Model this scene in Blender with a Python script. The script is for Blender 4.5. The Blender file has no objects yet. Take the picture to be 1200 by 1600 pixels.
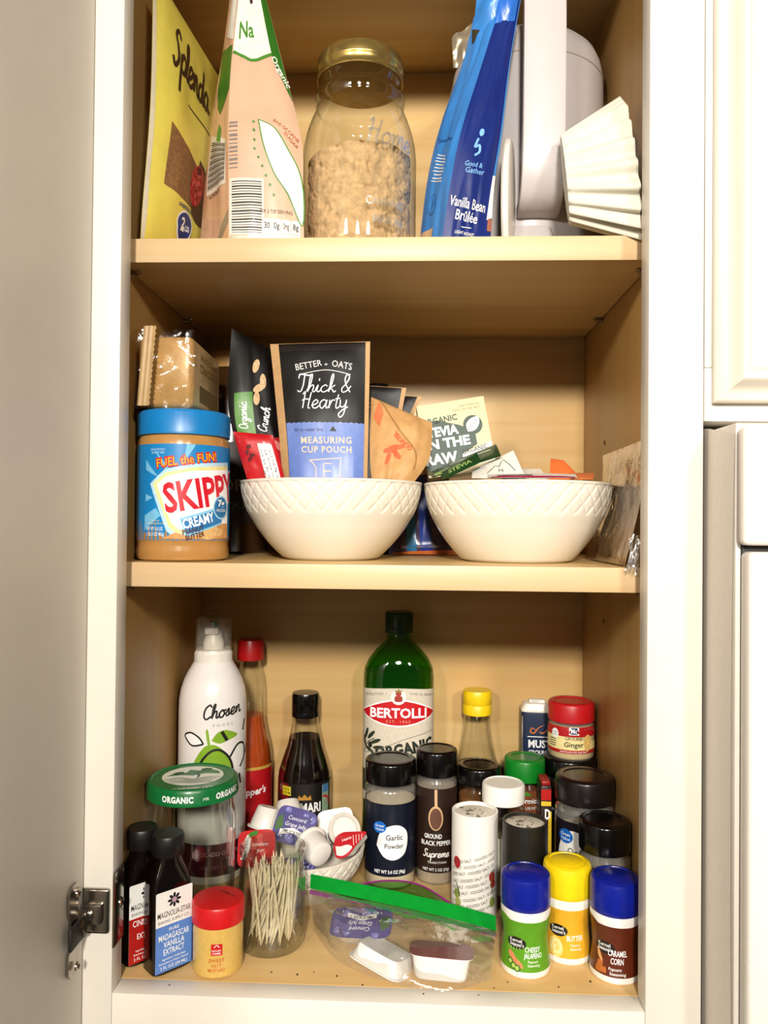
import bpy, bmesh, math, random
from mathutils import Vector, Matrix, noise
from math import sin, cos, pi, radians as rad, sqrt, atan2, asin

# ---------------------------------------------------------------- camera
sc = bpy.context.scene
col = sc.collection
VIEW = (0.0272, -0.5518, 0.3434)
cam_d = bpy.data.cameras.new('camera'); cam = bpy.data.objects.new('camera', cam_d); col.objects.link(cam)
cam.location = VIEW
cam.rotation_euler = (rad(90.678), rad(-0.5233), rad(2.4383))
cam_d.sensor_fit = 'HORIZONTAL'; cam_d.sensor_width = 36.0; cam_d.lens = 36.0 * 1202 / 1200
cam_d.clip_start = 0.01
sc.camera = cam
# ---------------------------------------------------------------- world, lamps, exposure
sc.view_settings.view_transform = 'Standard'; sc.view_settings.look = 'None'
sc.view_settings.gamma = 1.0; sc.view_settings.use_curve_mapping = False
sc.view_settings.exposure = 0.14
w = bpy.data.worlds.new('room_light'); sc.world = w; w.use_nodes = True
w.node_tree.nodes['Background'].inputs[0].default_value = (1.0, 0.93, 0.82, 1)
w.node_tree.nodes['Background'].inputs[1].default_value = 0.05
def ceiling_lamp(x, y, z, size, power, colr):
    l = bpy.data.lights.new('ceiling_lamp', 'AREA'); l.shape = 'DISK'; l.size = size; l.energy = power; l.color = colr
    o = bpy.data.objects.new('ceiling_lamp', l); col.objects.link(o); o.location = (x, y, z)
    d = Vector((0.0, 0.1, 0.25)) - Vector((x, y, z)); o.rotation_euler = d.to_track_quat('-Z', 'Y').to_euler()
ceiling_lamp(-0.70, -1.75, 1.05, 0.20, 13.5, (1.0, 0.935, 0.845))
ceiling_lamp(0.75, -1.80, 1.05, 0.20, 13.5, (1.0, 0.935, 0.845))
ceiling_lamp(0.05, -2.05, 1.06, 0.22, 45, (1.0, 0.935, 0.845))
cy = sc.cycles
cy.max_bounces = 10; cy.diffuse_bounces = 2; cy.transparent_max_bounces = 24; cy.transmission_bounces = 8; cy.caustics_reflective = False; cy.caustics_refractive = False

# ---------------------------------------------------------------- materials
def lin(h):
    h = h.lstrip('#'); c = [int(h[i:i+2], 16) / 255 for i in (0, 2, 4)]
    return tuple(x / 12.92 if x <= .04045 else ((x + .055) / 1.055) ** 2.4 for x in c)
_mc = {}
def M(hx, rough=.45, metal=0., var=.06, scale=180., bump=0., coat=0., trans=0., sub=0., spec=.5):
    """procedural material: principled with noise in colour, roughness and (optional) relief"""
    k = (hx, rough, metal, var, scale, bump, coat, trans, sub, spec)
    if k in _mc: return _mc[k]
    m = bpy.data.materials.new('mat_' + hx.lstrip('#')); m.use_nodes = True; nt = m.node_tree; N = nt.nodes; b = N['Principled BSDF']
    c = lin(hx)
    tc = N.new('ShaderNodeTexCoord'); nz = N.new('ShaderNodeTexNoise'); nz.inputs['Scale'].default_value = scale; nz.inputs['Detail'].default_value = 4
    nt.links.new(tc.outputs['Object'], nz.inputs['Vector'])
    r = N.new('ShaderNodeValToRGB'); r.color_ramp.elements[0].position = .3; r.color_ramp.elements[1].position = .7
    r.color_ramp.elements[0].color = (*[x * (1 - var) for x in c], 1); r.color_ramp.elements[1].color = (*[min(1, x * (1 + var)) for x in c], 1)
    nt.links.new(nz.outputs['Fac'], r.inputs['Fac']); nt.links.new(r.outputs['Color'], b.inputs['Base Color'])
    b.inputs['Roughness'].default_value = rough; b.inputs['Metallic'].default_value = metal
    b.inputs['Specular IOR Level'].default_value = spec
    b.inputs['Coat Weight'].default_value = coat; b.inputs['Coat Roughness'].default_value = .08
    b.inputs['Transmission Weight'].default_value = trans
    if sub: b.inputs['Subsurface Weight'].default_value = sub; b.inputs['Subsurface Radius'].default_value = (.004, .002, .001)
    if bump:
        bp = N.new('ShaderNodeBump'); bp.inputs['Strength'].default_value = bump; bp.inputs['Distance'].default_value = .001
        nt.links.new(nz.outputs['Fac'], bp.inputs['Height']); nt.links.new(bp.outputs['Normal'], b.inputs['Normal'])
    _mc[k] = m; return m
def clear(name, tint=(1, 1, 1), refl=.05, edge=.55, powr=3., bump=0., scale=60., rough=.03, haze=0., rim=.75):
    """thin clear glass or film: see-through with a sheen that grows towards grazing angles"""
    k = ('clear', name)
    if k in _mc: return _mc[k]
    m = bpy.data.materials.new(name); m.use_nodes = True; nt = m.node_tree; N = nt.nodes; N.remove(N['Principled BSDF']); out = N['Material Output']
    tr = N.new('ShaderNodeBsdfTransparent'); tr.inputs[0].default_value = (*tint, 1)
    lw0 = N.new('ShaderNodeLayerWeight'); lw0.inputs['Blend'].default_value = .5; rp = N.new('ShaderNodeValToRGB')   # more glass to look through towards the edge
    rp.color_ramp.elements[0].position = .55; rp.color_ramp.elements[0].color = (*tint, 1); rp.color_ramp.elements[1].color = (*[x*rim for x in tint], 1)
    nt.links.new(lw0.outputs['Facing'], rp.inputs[0]); nt.links.new(rp.outputs[0], tr.inputs[0])
    gl = N.new('ShaderNodeBsdfGlossy'); gl.inputs['Roughness'].default_value = rough; gl.inputs[0].default_value = (.95, .95, .95, 1)
    lw = N.new('ShaderNodeLayerWeight'); lw.inputs['Blend'].default_value = .5
    pw = N.new('ShaderNodeMath'); pw.operation = 'POWER'; pw.inputs[1].default_value = powr
    ma = N.new('ShaderNodeMath'); ma.operation = 'MULTIPLY_ADD'; ma.inputs[1].default_value = edge; ma.inputs[2].default_value = refl
    mx = N.new('ShaderNodeMixShader')
    nt.links.new(lw.outputs['Facing'], pw.inputs[0]); nt.links.new(pw.outputs[0], ma.inputs[0]); nt.links.new(ma.outputs[0], mx.inputs[0])
    
    if haze:
        df = N.new('ShaderNodeBsdfDiffuse'); df.inputs[0].default_value = (.85, .84, .8, 1); mh = N.new('ShaderNodeMixShader'); mh.inputs[0].default_value = haze
        nt.links.new(tr.outputs[0], mh.inputs[1]); nt.links.new(df.outputs[0], mh.inputs[2]); nt.links.new(mh.outputs[0], mx.inputs[1])
    else: nt.links.new(tr.outputs[0], mx.inputs[1])
    nt.links.new(gl.outputs[0], mx.inputs[2]); nt.links.new(mx.outputs[0], out.inputs['Surface'])
    if bump:
        tc = N.new('ShaderNodeTexCoord'); nz = N.new('ShaderNodeTexNoise'); nz.inputs['Scale'].default_value = scale; nz.inputs['Detail'].default_value = 5
        bp = N.new('ShaderNodeBump'); bp.inputs['Strength'].default_value = bump; bp.inputs['Distance'].default_value = .003
        nt.links.new(tc.outputs['Object'], nz.inputs['Vector']); nt.links.new(nz.outputs['Fac'], bp.inputs['Height'])
        nt.links.new(bp.outputs['Normal'], gl.inputs['Normal']); nt.links.new(bp.outputs['Normal'], lw.inputs['Normal'])
    _mc[k] = m; return m
def maple(name, axis, c0, c1, rough=.42):
    """maple veneer: fine streaks running along one axis"""
    k = ('maple', name)
    if k in _mc: return _mc[k]
    m = bpy.data.materials.new(name); m.use_nodes = True; nt = m.node_tree; N = nt.nodes; b = N['Principled BSDF']
    tc = N.new('ShaderNodeTexCoord'); mp = N.new('ShaderNodeMapping')
    s = [42., 42., 42.]; s['xyz'.index(axis)] = 2.2; mp.inputs['Scale'].default_value = s
    nz = N.new('ShaderNodeTexNoise'); nz.inputs['Scale'].default_value = 1.; nz.inputs['Detail'].default_value = 6; nz.inputs['Distortion'].default_value = .6
    n2 = N.new('ShaderNodeTexNoise'); n2.inputs['Scale'].default_value = 5.; n2.inputs['Detail'].default_value = 2
    r = N.new('ShaderNodeValToRGB'); r.color_ramp.elements[0].position = .3; r.color_ramp.elements[1].position = .68
    r.color_ramp.elements[0].color = (*lin(c0), 1); r.color_ramp.elements[1].color = (*lin(c1), 1)
    mx = N.new('ShaderNodeMix'); mx.data_type = 'RGBA'; mx.blend_type = 'MULTIPLY'; mx.inputs[0].default_value = .25
    nt.links.new(tc.outputs['Object'], mp.inputs[0]); nt.links.new(mp.outputs[0], nz.inputs['Vector']); nt.links.new(tc.outputs['Object'], n2.inputs['Vector'])
    nt.links.new(nz.outputs['Fac'], r.inputs['Fac']); nt.links.new(r.outputs['Color'], mx.inputs[6]); nt.links.new(n2.outputs['Color'], mx.inputs[7])
    mx2 = N.new('ShaderNodeMix'); mx2.data_type = 'RGBA'; mx2.inputs[0].default_value = .2
    nt.links.new(r.outputs['Color'], mx2.inputs[6]); nt.links.new(mx.outputs[2], mx2.inputs[7])
    nt.links.new(mx2.outputs[2], b.inputs['Base Color']); b.inputs['Roughness'].default_value = rough
    bp = N.new('ShaderNodeBump'); bp.inputs['Strength'].default_value = .06; bp.inputs['Distance'].default_value = .0005
    nt.links.new(nz.outputs['Fac'], bp.inputs['Height']); nt.links.new(bp.outputs['Normal'], b.inputs['Normal'])
    _mc[k] = m; return m

# ---------------------------------------------------------------- flat shapes (millimetres)
def rect(x, y, w, h): return ([(x-w/2, y-h/2), (x+w/2, y-h/2), (x+w/2, y+h/2), (x-w/2, y+h/2)], [(0, 1, 2, 3)])
def poly(pts): return (list(pts), [tuple(range(len(pts)))])
def ell(x, y, rx, ry, n=28, a=0):
    return poly([(x + rx*cos(2*pi*i/n)*cos(a) - ry*sin(2*pi*i/n)*sin(a), y + rx*cos(2*pi*i/n)*sin(a) + ry*sin(2*pi*i/n)*cos(a)) for i in range(n)])
def rrect(x, y, w, h, r, n=4):
    p = []
    for cx, cy_, a0 in ((x+w/2-r, y+h/2-r, 0), (x-w/2+r, y+h/2-r, 90), (x-w/2+r, y-h/2+r, 180), (x+w/2-r, y-h/2+r, 270)):
        p += [(cx + r*cos(rad(a0+90*i/n)), cy_ + r*sin(rad(a0+90*i/n))) for i in range(n+1)]
    return poly(p)
def xf(sh, dx=0, dy=0, rot=0, sx=1, sy=1):
    c, s = cos(rot), sin(rot)
    return ([(dx + (x*sx)*c - (y*sy)*s, dy + (x*sx)*s + (y*sy)*c) for x, y in sh[0]], sh[1])
def both(*shs):
    V, F = [], []
    for v, f in shs:
        k = len(V); V += v; F += [tuple(i+k for i in q) for q in f]
    return V, F
_tc = {}
def T(s, x, y, h, w=None, b=0., sh=0., sp=1., rot=0., al='C'):
    """a line of capitals-high-h lettering, squeezed to width w when given; (x, y) is the middle of the baseline"""
    b = b if h > 3 else b*.4; k = (s, b, sh, sp)
    if k not in _tc:
        cu = bpy.data.curves.new('lettering', 'FONT'); cu.body = s; cu.resolution_u = 2; cu.offset = b; cu.shear = sh; cu.space_character = sp
        o = bpy.data.objects.new('lettering', cu); me = o.to_mesh()
        _tc[k] = ([(v.co.x, v.co.y) for v in me.vertices], [tuple(p.vertices) for p in me.polygons])
        o.to_mesh_clear(); bpy.data.objects.remove(o); bpy.data.curves.remove(cu)
    V, F = _tc[k]
    x0 = min(v[0] for v in V); x1 = max(v[0] for v in V); ky = h / .7; kx = ky if w is None else w / (x1 - x0)
    off = {'C': (x0+x1)/2, 'L': x0, 'R': x1}[al]
    return xf(([((a-off)*kx, c*ky) for a, c in V], F), x, y, rot)
def smooth(pts, n=5):
    if len(pts) < 3: return list(pts)
    P = [pts[0]] + list(pts) + [pts[-1]]; out = []
    for i in range(1, len(P)-2):
        for j in range(n):
            t = j/n; out.append(tuple(.5*((2*P[i][k]) + (-P[i-1][k]+P[i+1][k])*t + (2*P[i-1][k]-5*P[i][k]+4*P[i+1][k]-P[i+2][k])*t*t + (-P[i-1][k]+3*P[i][k]-3*P[i+1][k]+P[i+2][k])*t**3) for k in range(len(P[i]))))
    out.append(tuple(P[-2])); return out
def stroke(pts, wd, n=5, taper=False):
    p = smooth(pts, n); V = []; F = []
    for i, (x, y) in enumerate(p):
        a = p[max(0, i-1)]; c = p[min(len(p)-1, i+1)]; dx, dy = c[0]-a[0], c[1]-a[1]; L = sqrt(dx*dx+dy*dy) or 1
        k = wd/2 * ((.35 + .65*sin(pi*i/(len(p)-1))) if taper else 1)
        V += [(x - dy/L*k, y + dx/L*k), (x + dy/L*k, y - dx/L*k)]
        if i: j = 2*i; F.append((j-2, j-1, j+1, j))
    return V, F
GL = {'a': (1.15, [[(.85,.8),(.5,1),(.1,.6),(.2,.1),(.5,0),(.8,.5),(.9,1),(.85,.3),(1,0),(1.25,.25)]]),
 'c': (.95, [[(.8,.8),(.5,1),(.1,.55),(.25,.05),(.6,0),(1,.3)]]), 'd': (1.15, [[(.8,.8),(.45,.95),(.1,.5),(.3,0),(.7,.3),(.95,2),(.85,.4),(1,0),(1.2,.2)]]),
 'e': (.95, [[(0,.3),(.5,.45),(.75,.75),(.5,1),(.15,.65),(.2,.1),(.6,0),(1,.3)]]), 'g': (1.05, [[(.8,.85),(.45,1),(.1,.55),(.3,.05),(.7,.4),(.85,1),(.8,-.5),(.4,-1),(.1,-.7),(.5,-.2),(1.1,.2)]]),
 'h': (1.1, [[(0,.1),(.4,1.3),(.45,2),(.2,1.6),(.15,0)],[(.15,.1),(.4,.8),(.7,1),(.8,.6),(.75,.15),(.95,0),(1.15,.25)]]), 'i': (.55, [[(0,.3),(.2,1),(.18,.2),(.4,0),(.6,.25)],[(.26,1.4),(.3,1.6)]]),
 'k': (.95, [[(0,.1),(.4,1.4),(.4,2),(.2,1.6),(.15,0)],[(.75,1),(.2,.45),(.5,.4),(.75,0),(1,.2)]]), 'l': (.5, [[(0,.2),(.4,1.2),(.4,2),(.2,1.7),(.15,.4),(.35,0),(.6,.25)]]),
 'm': (1.4, [[(.1,1),(.15,0)],[(.15,.1),(.35,.85),(.6,.95),(.6,0)],[(.6,.1),(.85,.9),(1.1,.95),(1.1,.2),(1.3,0),(1.5,.25)]]), 'n': (1.05, [[(.1,1),(.15,0)],[(.15,.1),(.4,.85),(.7,.95),(.72,.2),(.95,0),(1.15,.25)]]),
 'o': (1., [[(.5,1),(.1,.6),(.2,.05),(.6,0),(.85,.5),(.5,1),(.75,.85),(1.1,.95)]]), 'p': (.95, [[(.1,.9),(.15,-1)],[(.15,.6),(.5,1),(.85,.6),(.6,.05),(.2,.15)],[(.6,.05),(1,.2)]]),
 'r': (.75, [[(.1,1),(.15,0)],[(.15,.3),(.4,.95),(.75,.95)]]), 's': (.8, [[(0,.2),(.5,1),(.55,.45),(.5,.05),(.1,.05)],[(.5,.05),(.9,.3)]]), 't': (.6, [[(.3,1.7),(.2,.3),(.4,0),(.7,.25)],[(0,1.15),(.6,1.2)]]),
 'u': (1.1, [[(.05,1),(.1,.2),(.4,0),(.75,.4),(.8,1),(.8,.2),(1,0),(1.2,.25)]]), 'y': (1.05, [[(.05,1),(.15,.3),(.45,.15),(.75,.5),(.8,1),(.75,-.5),(.4,-1),(.1,-.7),(.5,-.2),(1.1,.2)]]),
 'C': (1.15, [[(1.1,1.6),(.8,2),(.2,1.5),(.1,.5),(.5,0),(1.1,.35)]]), 'H': (1.35, [[(.1,1.7),(.35,2),(.3,0)],[(1.1,2),(.95,.2),(1.2,0)],[(.1,.9),(.5,1.1),(1.1,1)]]),
 'S': (1.05, [[(1,1.6),(.7,2),(.25,1.6),(.6,1),(.75,.4),(.3,0),(0,.35)]]), 'T': (1.15, [[(0,1.6),(.2,2),(1.2,1.9),(1.5,2)],[(.7,1.95),(.55,.3),(.3,0),(.05,.2)]]),
 'O': (1.3, [[(.7,2),(.15,1.5),(.15,.4),(.6,0),(1.1,.5),(1.1,1.5),(.7,2)]]), '&': (1.35, [[(1.2,0),(.35,1.4),(.55,2),(.8,1.6),(.15,.6),(.3,0),(.8,.2),(1.15,.9)]]), ' ': (.6, [])}
def SC(s, x, y, xh, wd, slant=.15, rot=0., kx=1.):
    """handwritten lettering drawn with a pen of width wd, x-height xh; (x, y) is the middle of the baseline"""
    adv = sum(GL[c][0] for c in s); cx = -adv/2; parts = []
    for c in s:
        for st in GL[c][1]: parts.append(stroke([((cx+px+slant*py)*xh*kx, py*xh) for px, py in st], wd, 5 if len(st) > 2 else 1))
        cx += GL[c][0]
    return xf(both(*parts), x, y, rot)

# ---------------------------------------------------------------- mesh builder (local millimetres)
def ring4(r):
    if len(r) == 2: return (r[0], r[0], r[1], 2.)
    if len(r) == 3: return (r[0], r[1], r[2], 2.)
    return r
def sgp(v, e): return math.copysign(abs(v)**e, v)
def LS(rings, a0=0., rref=None):
    """surface of a turned or lofted body: u runs round it from the front, v is height, l is lift"""
    R = [ring4(r) for r in rings]
    big = max(R, key=lambda r: r[0]); tab = None
    if big[3] > 2.05 or abs(big[0]-big[1]) > .5:
        tab = [(0., 0.)]; q0 = Vector((0, -big[1]))
        for i in range(1, 241):
            a = pi*i/240; q1 = Vector((big[0]*sgp(sin(a), 2/big[3]), -big[1]*sgp(cos(a), 2/big[3]))); tab.append((tab[-1][0]+(q1-q0).length, a)); q0 = q1
    def ang_of(u):
        s_ = abs(u)
        for (l0, a_0), (l1, a_1) in zip(tab, tab[1:]):
            if l0 <= s_ <= l1: return math.copysign(a_0+(a_1-a_0)*(s_-l0)/max(1e-9, l1-l0), u)
        return math.copysign(pi, u)
    def f(u, v, l=0.):
        for a, b in zip(R, R[1:]):
            if a[2] <= v <= b[2] and b[2] > a[2]: t = (v-a[2])/(b[2]-a[2]); break
        else:
            a = b = (R[0] if v < R[0][2] else R[-1]); t = 0
        rx, ry, p = [a[i]+(b[i]-a[i])*t for i in (0, 1, 3)]
        ang = (ang_of(u) if tab else u/(rref or rx)) + a0
        return ((rx+l)*sgp(sin(ang), 2/p), -(ry+l)*sgp(cos(ang), 2/p), v)
    return f
def PL(o, ux, vx):
    o, ux, vx = Vector(o), Vector(ux).normalized(), Vector(vx).normalized(); n = ux.cross(vx)
    return lambda u, v, l=0.: tuple(o + ux*u + vx*v + n*l)
class G:
    def __init__(s): s.V = []; s.F = []; s.MI = []; s.mats = []
    def mi(s, m):
        if m not in s.mats: s.mats.append(m)
        return s.mats.index(m)
    def add(s, V, F, m):
        k = len(s.V); i = s.mi(m); s.V += [tuple(v) for v in V]; s.F += [tuple(j+k for j in f) for f in F]; s.MI += [i]*len(F); return s
    def loft(s, rings, m, n=40, cap0=True, cap1=True, rib=None, off=(0, 0, 0)):
        V = []; F = []; R = [ring4(r) for r in rings]
        for q, (rx, ry, z, p) in enumerate(R):
            for i in range(n):
                a = 2*pi*i/n; k = 1.
                if rib and rib[2] <= q <= rib[3]: k = 1 + rib[1]*(1 if i % 2 else 0)
                V.append((off[0] + k*rx*sgp(sin(a), 2/p), off[1] - k*ry*sgp(cos(a), 2/p), off[2] + z))
        for q in range(len(R)-1):
            for i in range(n): j = (i+1) % n; F.append((q*n+i, q*n+j, (q+1)*n+j, (q+1)*n+i))
        if cap0: F.append(tuple(range(n-1, -1, -1)))
        if cap1: F.append(tuple(range((len(R)-1)*n, len(R)*n)))
        return s.add(V, F, m)
    def box(s, c, d, m, bev=0., seg=2, rot=None):
        bm = bmesh.new(); bmesh.ops.create_cube(bm, size=1)
        bmesh.ops.scale(bm, vec=d, verts=bm.verts)
        if bev: bmesh.ops.bevel(bm, geom=bm.edges[:], offset=bev, segments=seg, profile=.5, affect='EDGES')
        if rot is not None: bmesh.ops.rotate(bm, cent=(0, 0, 0), matrix=rot, verts=bm.verts)
        bmesh.ops.translate(bm, vec=c, verts=bm.verts)
        bm.verts.index_update(); s.add([v.co[:] for v in bm.verts], [[v.index for v in f.verts] for f in bm.faces], m); bm.free(); return s
    def tube(s, pts, r, m, n=8, sm=0, closed=False, flat=1.):
        if sm: pts = smooth(pts, sm)
        P = [Vector(p) for p in pts]; V = []; F = []; N = len(P); up = None
        for i, p in enumerate(P):
            if closed: t = (P[(i+1) % N] - P[i-1]).normalized()
            else: t = (P[min(i+1, N-1)] - P[max(i-1, 0)]).normalized()
            if up is None: up = t.orthogonal().normalized() if abs(t.z) > .9 else Vector((0, 0, 1))
            up = (up - t*up.dot(t)).normalized(); sd = t.cross(up); rr = r[i] if isinstance(r, (list, tuple)) else r
            for k in range(n): a = 2*pi*k/n; V.append(p + up*rr*cos(a)*flat + sd*rr*sin(a))
        for i in range(N if closed else N-1):
            for k in range(n): a, b = i*n, ((i+1) % N)*n; F.append((a+k, a+(k+1) % n, b+(k+1) % n, b+k))
        if not closed: F += [tuple(range(n-1, -1, -1)), tuple(range((N-1)*n, N*n))]
        return s.add(V, F, m)
    def grid(s, fn, nu, nv, m, flip=False):
        V = [fn(i/nu, j/nv) for j in range(nv+1) for i in range(nu+1)]; w = nu+1
        F = [(j*w+i, j*w+i+1, (j+1)*w+i+1, (j+1)*w+i) for j in range(nv) for i in range(nu)]
        if flip: F = [f[::-1] for f in F]
        return s.add(V, F, m)
    def sh(s, shape, S, m, l=.15, step=4., stepv=0.):
        """print a flat shape on a surface, cut finely enough to follow it"""
        bm = bmesh.new(); vs = [bm.verts.new((x, y, 0)) for x, y in shape[0]]
        for f in shape[1]:
            try: bm.faces.new([vs[i] for i in f])
            except ValueError: pass
        bm.normal_update(); bmesh.ops.triangulate(bm, faces=bm.faces[:], ngon_method='EAR_CLIP')
        for ax, st in ((0, step), (1, stepv)):
            if not st: continue
            lo = min(v.co[ax] for v in bm.verts); hi = max(v.co[ax] for v in bm.verts)
            for k in range(int(math.floor(lo/st))+1, int(math.ceil(hi/st))):
                co = [0, 0, 0]; co[ax] = k*st; no = [0, 0, 0]; no[ax] = 1
                bmesh.ops.bisect_plane(bm, geom=bm.verts[:]+bm.edges[:]+bm.faces[:], plane_co=co, plane_no=no)
        bm.verts.index_update()
        for f in bm.faces:
            if f.normal.z < 0: f.normal_flip()
        s.add([S(v.co.x, v.co.y, l) for v in bm.verts], [[v.index for v in f.verts] for f in bm.faces], m); bm.free(); return s
    def build(s, name, parent=None, loc=(0, 0, 0), rot=(0, 0, 0), sharp=38, k=.001):
        me = bpy.data.meshes.new(name); me.from_pydata([(x*k, y*k, z*k) for x, y, z in s.V], [], s.F)
        for m in s.mats: me.materials.append(m)
        me.polygons.foreach_set('material_index', s.MI); me.polygons.foreach_set('use_smooth', [True]*len(s.F))
        me.update(); me.set_sharp_from_angle(angle=rad(sharp))
        o = bpy.data.objects.new(name, me); col.objects.link(o); o.location = loc; o.rotation_euler = rot
        if parent: o.parent = parent
        return o
def tag(o, label=None, cat=None, group=None, kind=None):
    for k, v in (('label', label), ('category', cat), ('group', group), ('kind', kind)):
        if v: o[k] = v
    return o
def E(name, label, cat, loc, rz=0., group=None, rot=None):
    o = bpy.data.objects.new(name, None); col.objects.link(o); o.location = loc; o.rotation_euler = rot or (0, 0, rz); o.empty_display_size = .01
    return tag(o, label, cat, group)
def turn(x, y):  # heading of a pack whose front is turned to the room
    return -atan2(x - VIEW[0], y - VIEW[1])
def struct(o): o['kind'] = 'structure'; return o

# ---------------------------------------------------------------- common materials
WHITE = M('#ebe4d7', .42, var=.02, scale=30, bump=.02)
INKK = M('#15120f', .5); PW = M('#f6f3ec', .45, var=.02); PWT = M('#ffffff', .4, var=.01)
BLKP = M('#070606', .18, var=.1); GLASS = clear('clear_glass', (.97, .98, .96), .08, .75, 2.4, rim=.45)
PLAST = clear('clear_plastic', (.95, .94, .9), .07, .6, 2.2, rough=.12, haze=.12, rim=.7)
FILM = clear('clear_film', (.97, .97, .96), .09, .75, 1.5, bump=1., scale=55, rough=.07, haze=.06, rim=.8)
STEEL = M('#a9a196', .22, 1., var=.12, scale=90)
# ================================================================ the cabinet (metres)
def slab(name, lo, hi, m, bev=.0006, parent=None):
    c = [(a+b)*500 for a, b in zip(lo, hi)]; d = [(b-a)*1000 for a, b in zip(lo, hi)]
    g = G(); g.box((0, 0, 0), d, m, bev*1000, 2); o = g.build(name, parent, [x/1000 for x in c]); return o
MX = maple('maple_along', 'x', '#d2a96b', '#e1bf85'); MY = maple('maple_deep', 'y', '#c8a46a', '#d6b67e'); MZ = maple('maple_upright_shaded', 'z', '#b4894c', '#c2985c')  # side-wall maple is darker: the walls' shade is put into its colour
MXE = maple('maple_edge', 'x', '#d6b484', '#e6cba0')
XL, XR, YB, H0 = -.2056, .2058, .2825, .1905
ZT = .8325
struct(slab('floor', (XL-.012, .019, -.016), (XR+.012, YB, 0), MX))
struct(slab('wall_back', (XL-.012, YB, -.016), (XR+.012, YB+.012, ZT+.016), MX))
struct(slab('wall_left', (XL-.012, .019, 0), (XL, YB, ZT), MZ))
struct(slab('wall_right', (XR, .019, 0), (XR+.012, YB, ZT), MZ))
struct(slab('ceiling', (XL-.012, .019, ZT), (XR+.012, YB, ZT+.016), MX))
# face frame: two stiles and two rails
struct(slab('trim_1', (-H0-.0385, 0, -.07), (-H0, .019, ZT+.06), WHITE, .0008))
struct(slab('trim_2', (H0, 0, -.07), (H0+.0385, .019, ZT+.06), WHITE, .0008))
struct(slab('trim_3', (-H0, 0.0003, -.07), (H0, .019, 0.0), WHITE, .0008))
struct(slab('trim_4', (-H0, 0.0003, ZT-.003), (H0, .019, ZT+.06), WHITE, .0008))
def shelf(name, z0, z1, label):
    o = E(name, label, 'shelf', (0, .035, z0), group='adjustable maple shelves')
    g = G(); g.box((0, (YB-.001-.035)*500, (z1-z0)*500), ((XR-XL-.002)*1000, (YB-.036)*1000-.5, (z1-z0)*1000), MX); g.build('board', o)
    g = G(); g.box((0, -.6, (z1-z0)*500), ((XR-XL-.002)*1000, 1.2, (z1-z0)*1000), MXE, .4); g.build('edge_band', o)
shelf('maple_shelf', .2912, .3100, 'light maple shelf carrying the two white bowls')
shelf('maple_shelf', .5422, .5608, 'light maple shelf carrying the glass jar and coffee bag')
for z, zn in ((.5422, 'upper'), (.2912, 'lower')):
    for sx, xw in ((-1, XL), (1, XR)):
        for y in (.2, .055):
            if zn == 'lower' and y > .1: continue
            g = G(); mm = STEEL
            g.tube([(0, 0, 0), (-sx*7, 0, 0)], 2.2, mm, 10); g.box((-sx*5, 0, 1.6), (8, 6, 1.2), mm, .3)
            o = g.build('shelf_pin', None, (xw, y, z-.0024))
            tag(o, 'small metal shelf pin in the %s wall %s the %s shelf' % ('left' if sx < 0 else 'right', 'at the back under' if y > .1 else 'at the front under', zn), 'shelf pin', 'metal shelf pins')
# old peg holes in the side walls: dark discs paint the shade inside them
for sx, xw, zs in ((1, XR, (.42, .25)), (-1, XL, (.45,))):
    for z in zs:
        g = G(); g.loft([(1.6, 0), (2.4, .25)], M('#4a2e12', .8), 12); o = g.build('peg_hole_1' if sx > 0 else 'peg_hole_2', None, (xw, .1 if sx < 0 else .19, z), (0, rad(-90*sx), 0)); struct(o)

# open door on the left: swung out towards the room
dr = E('door_1', None, None, (-.2112, -.0012, 0), rad(-4)); struct(dr)
g = G(); g.box((-9.5, -215, 383), (19, 428, 936), WHITE, 1.2); g.build('door_panel', dr)
# right-hand cabinet and its door
struct(slab('trim_7', (.2296, 0.0004, .4541), (.2680, .019, ZT+.06), WHITE, .0008))
struct(slab('trim_8', (.2296, 0.0004, .4160), (.62, .019, .4540), WHITE, .0008))
struct(slab('wall_right_cabinet', (.2300, .019, .4162), (.62, .30, ZT+.06), M('#efe6d4', .5)))
d2 = E('door_2', None, None, (.2345, -.0012, .4285)); struct(d2)
def doorprof():
    g = G(); W_, H_ = 380., 470.; prof = [(0, 0), (0, -4), (.8, -5.5), (2, -6.5), (5, -7.5), (8, -9.5), (10.5, -13), (12.5, -17), (14.5, -18.8), (17.5, -19), (19.5, -17.6), (20.6, -17.2), (22, -18.2)]
    rects = [[(i, y, i), (W_-i, y, i), (W_-i, y, H_), (i, y, H_)] for i, y in prof]
    V = [p for r in rects for p in r]; F = []
    for q in range(len(rects)-1):
        for k in range(3) if False else (0, 1, 3): F.append((q*4+k, q*4+(k+1) % 4, q*4+4+(k+1) % 4, q*4+4+k))
    F.append(tuple(range(len(V)-4, len(V)))); F.append((3, 2, 1, 0))
    g.add(V, F, M('#e6dfd0', .36, var=.02, scale=30)); return g
doorprof().build('door_panel', d2, sharp=28)

# microwave under the right-hand cabinet
mw = E('microwave', 'white over-the-range microwave under the right-hand cabinet', 'microwave', (.2306, 0, -.05))
MWS = M('#e3dacd', .4, var=.03); MWF = M('#f3ebe0', .32, var=.02); DK = M('#1a1714', .6)
g = G()
prof = [(0, 300, 462), (0, 0, 462), (0.2, -18, 460), (0.4, -32, 456), (1, -44, 452)]
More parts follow.
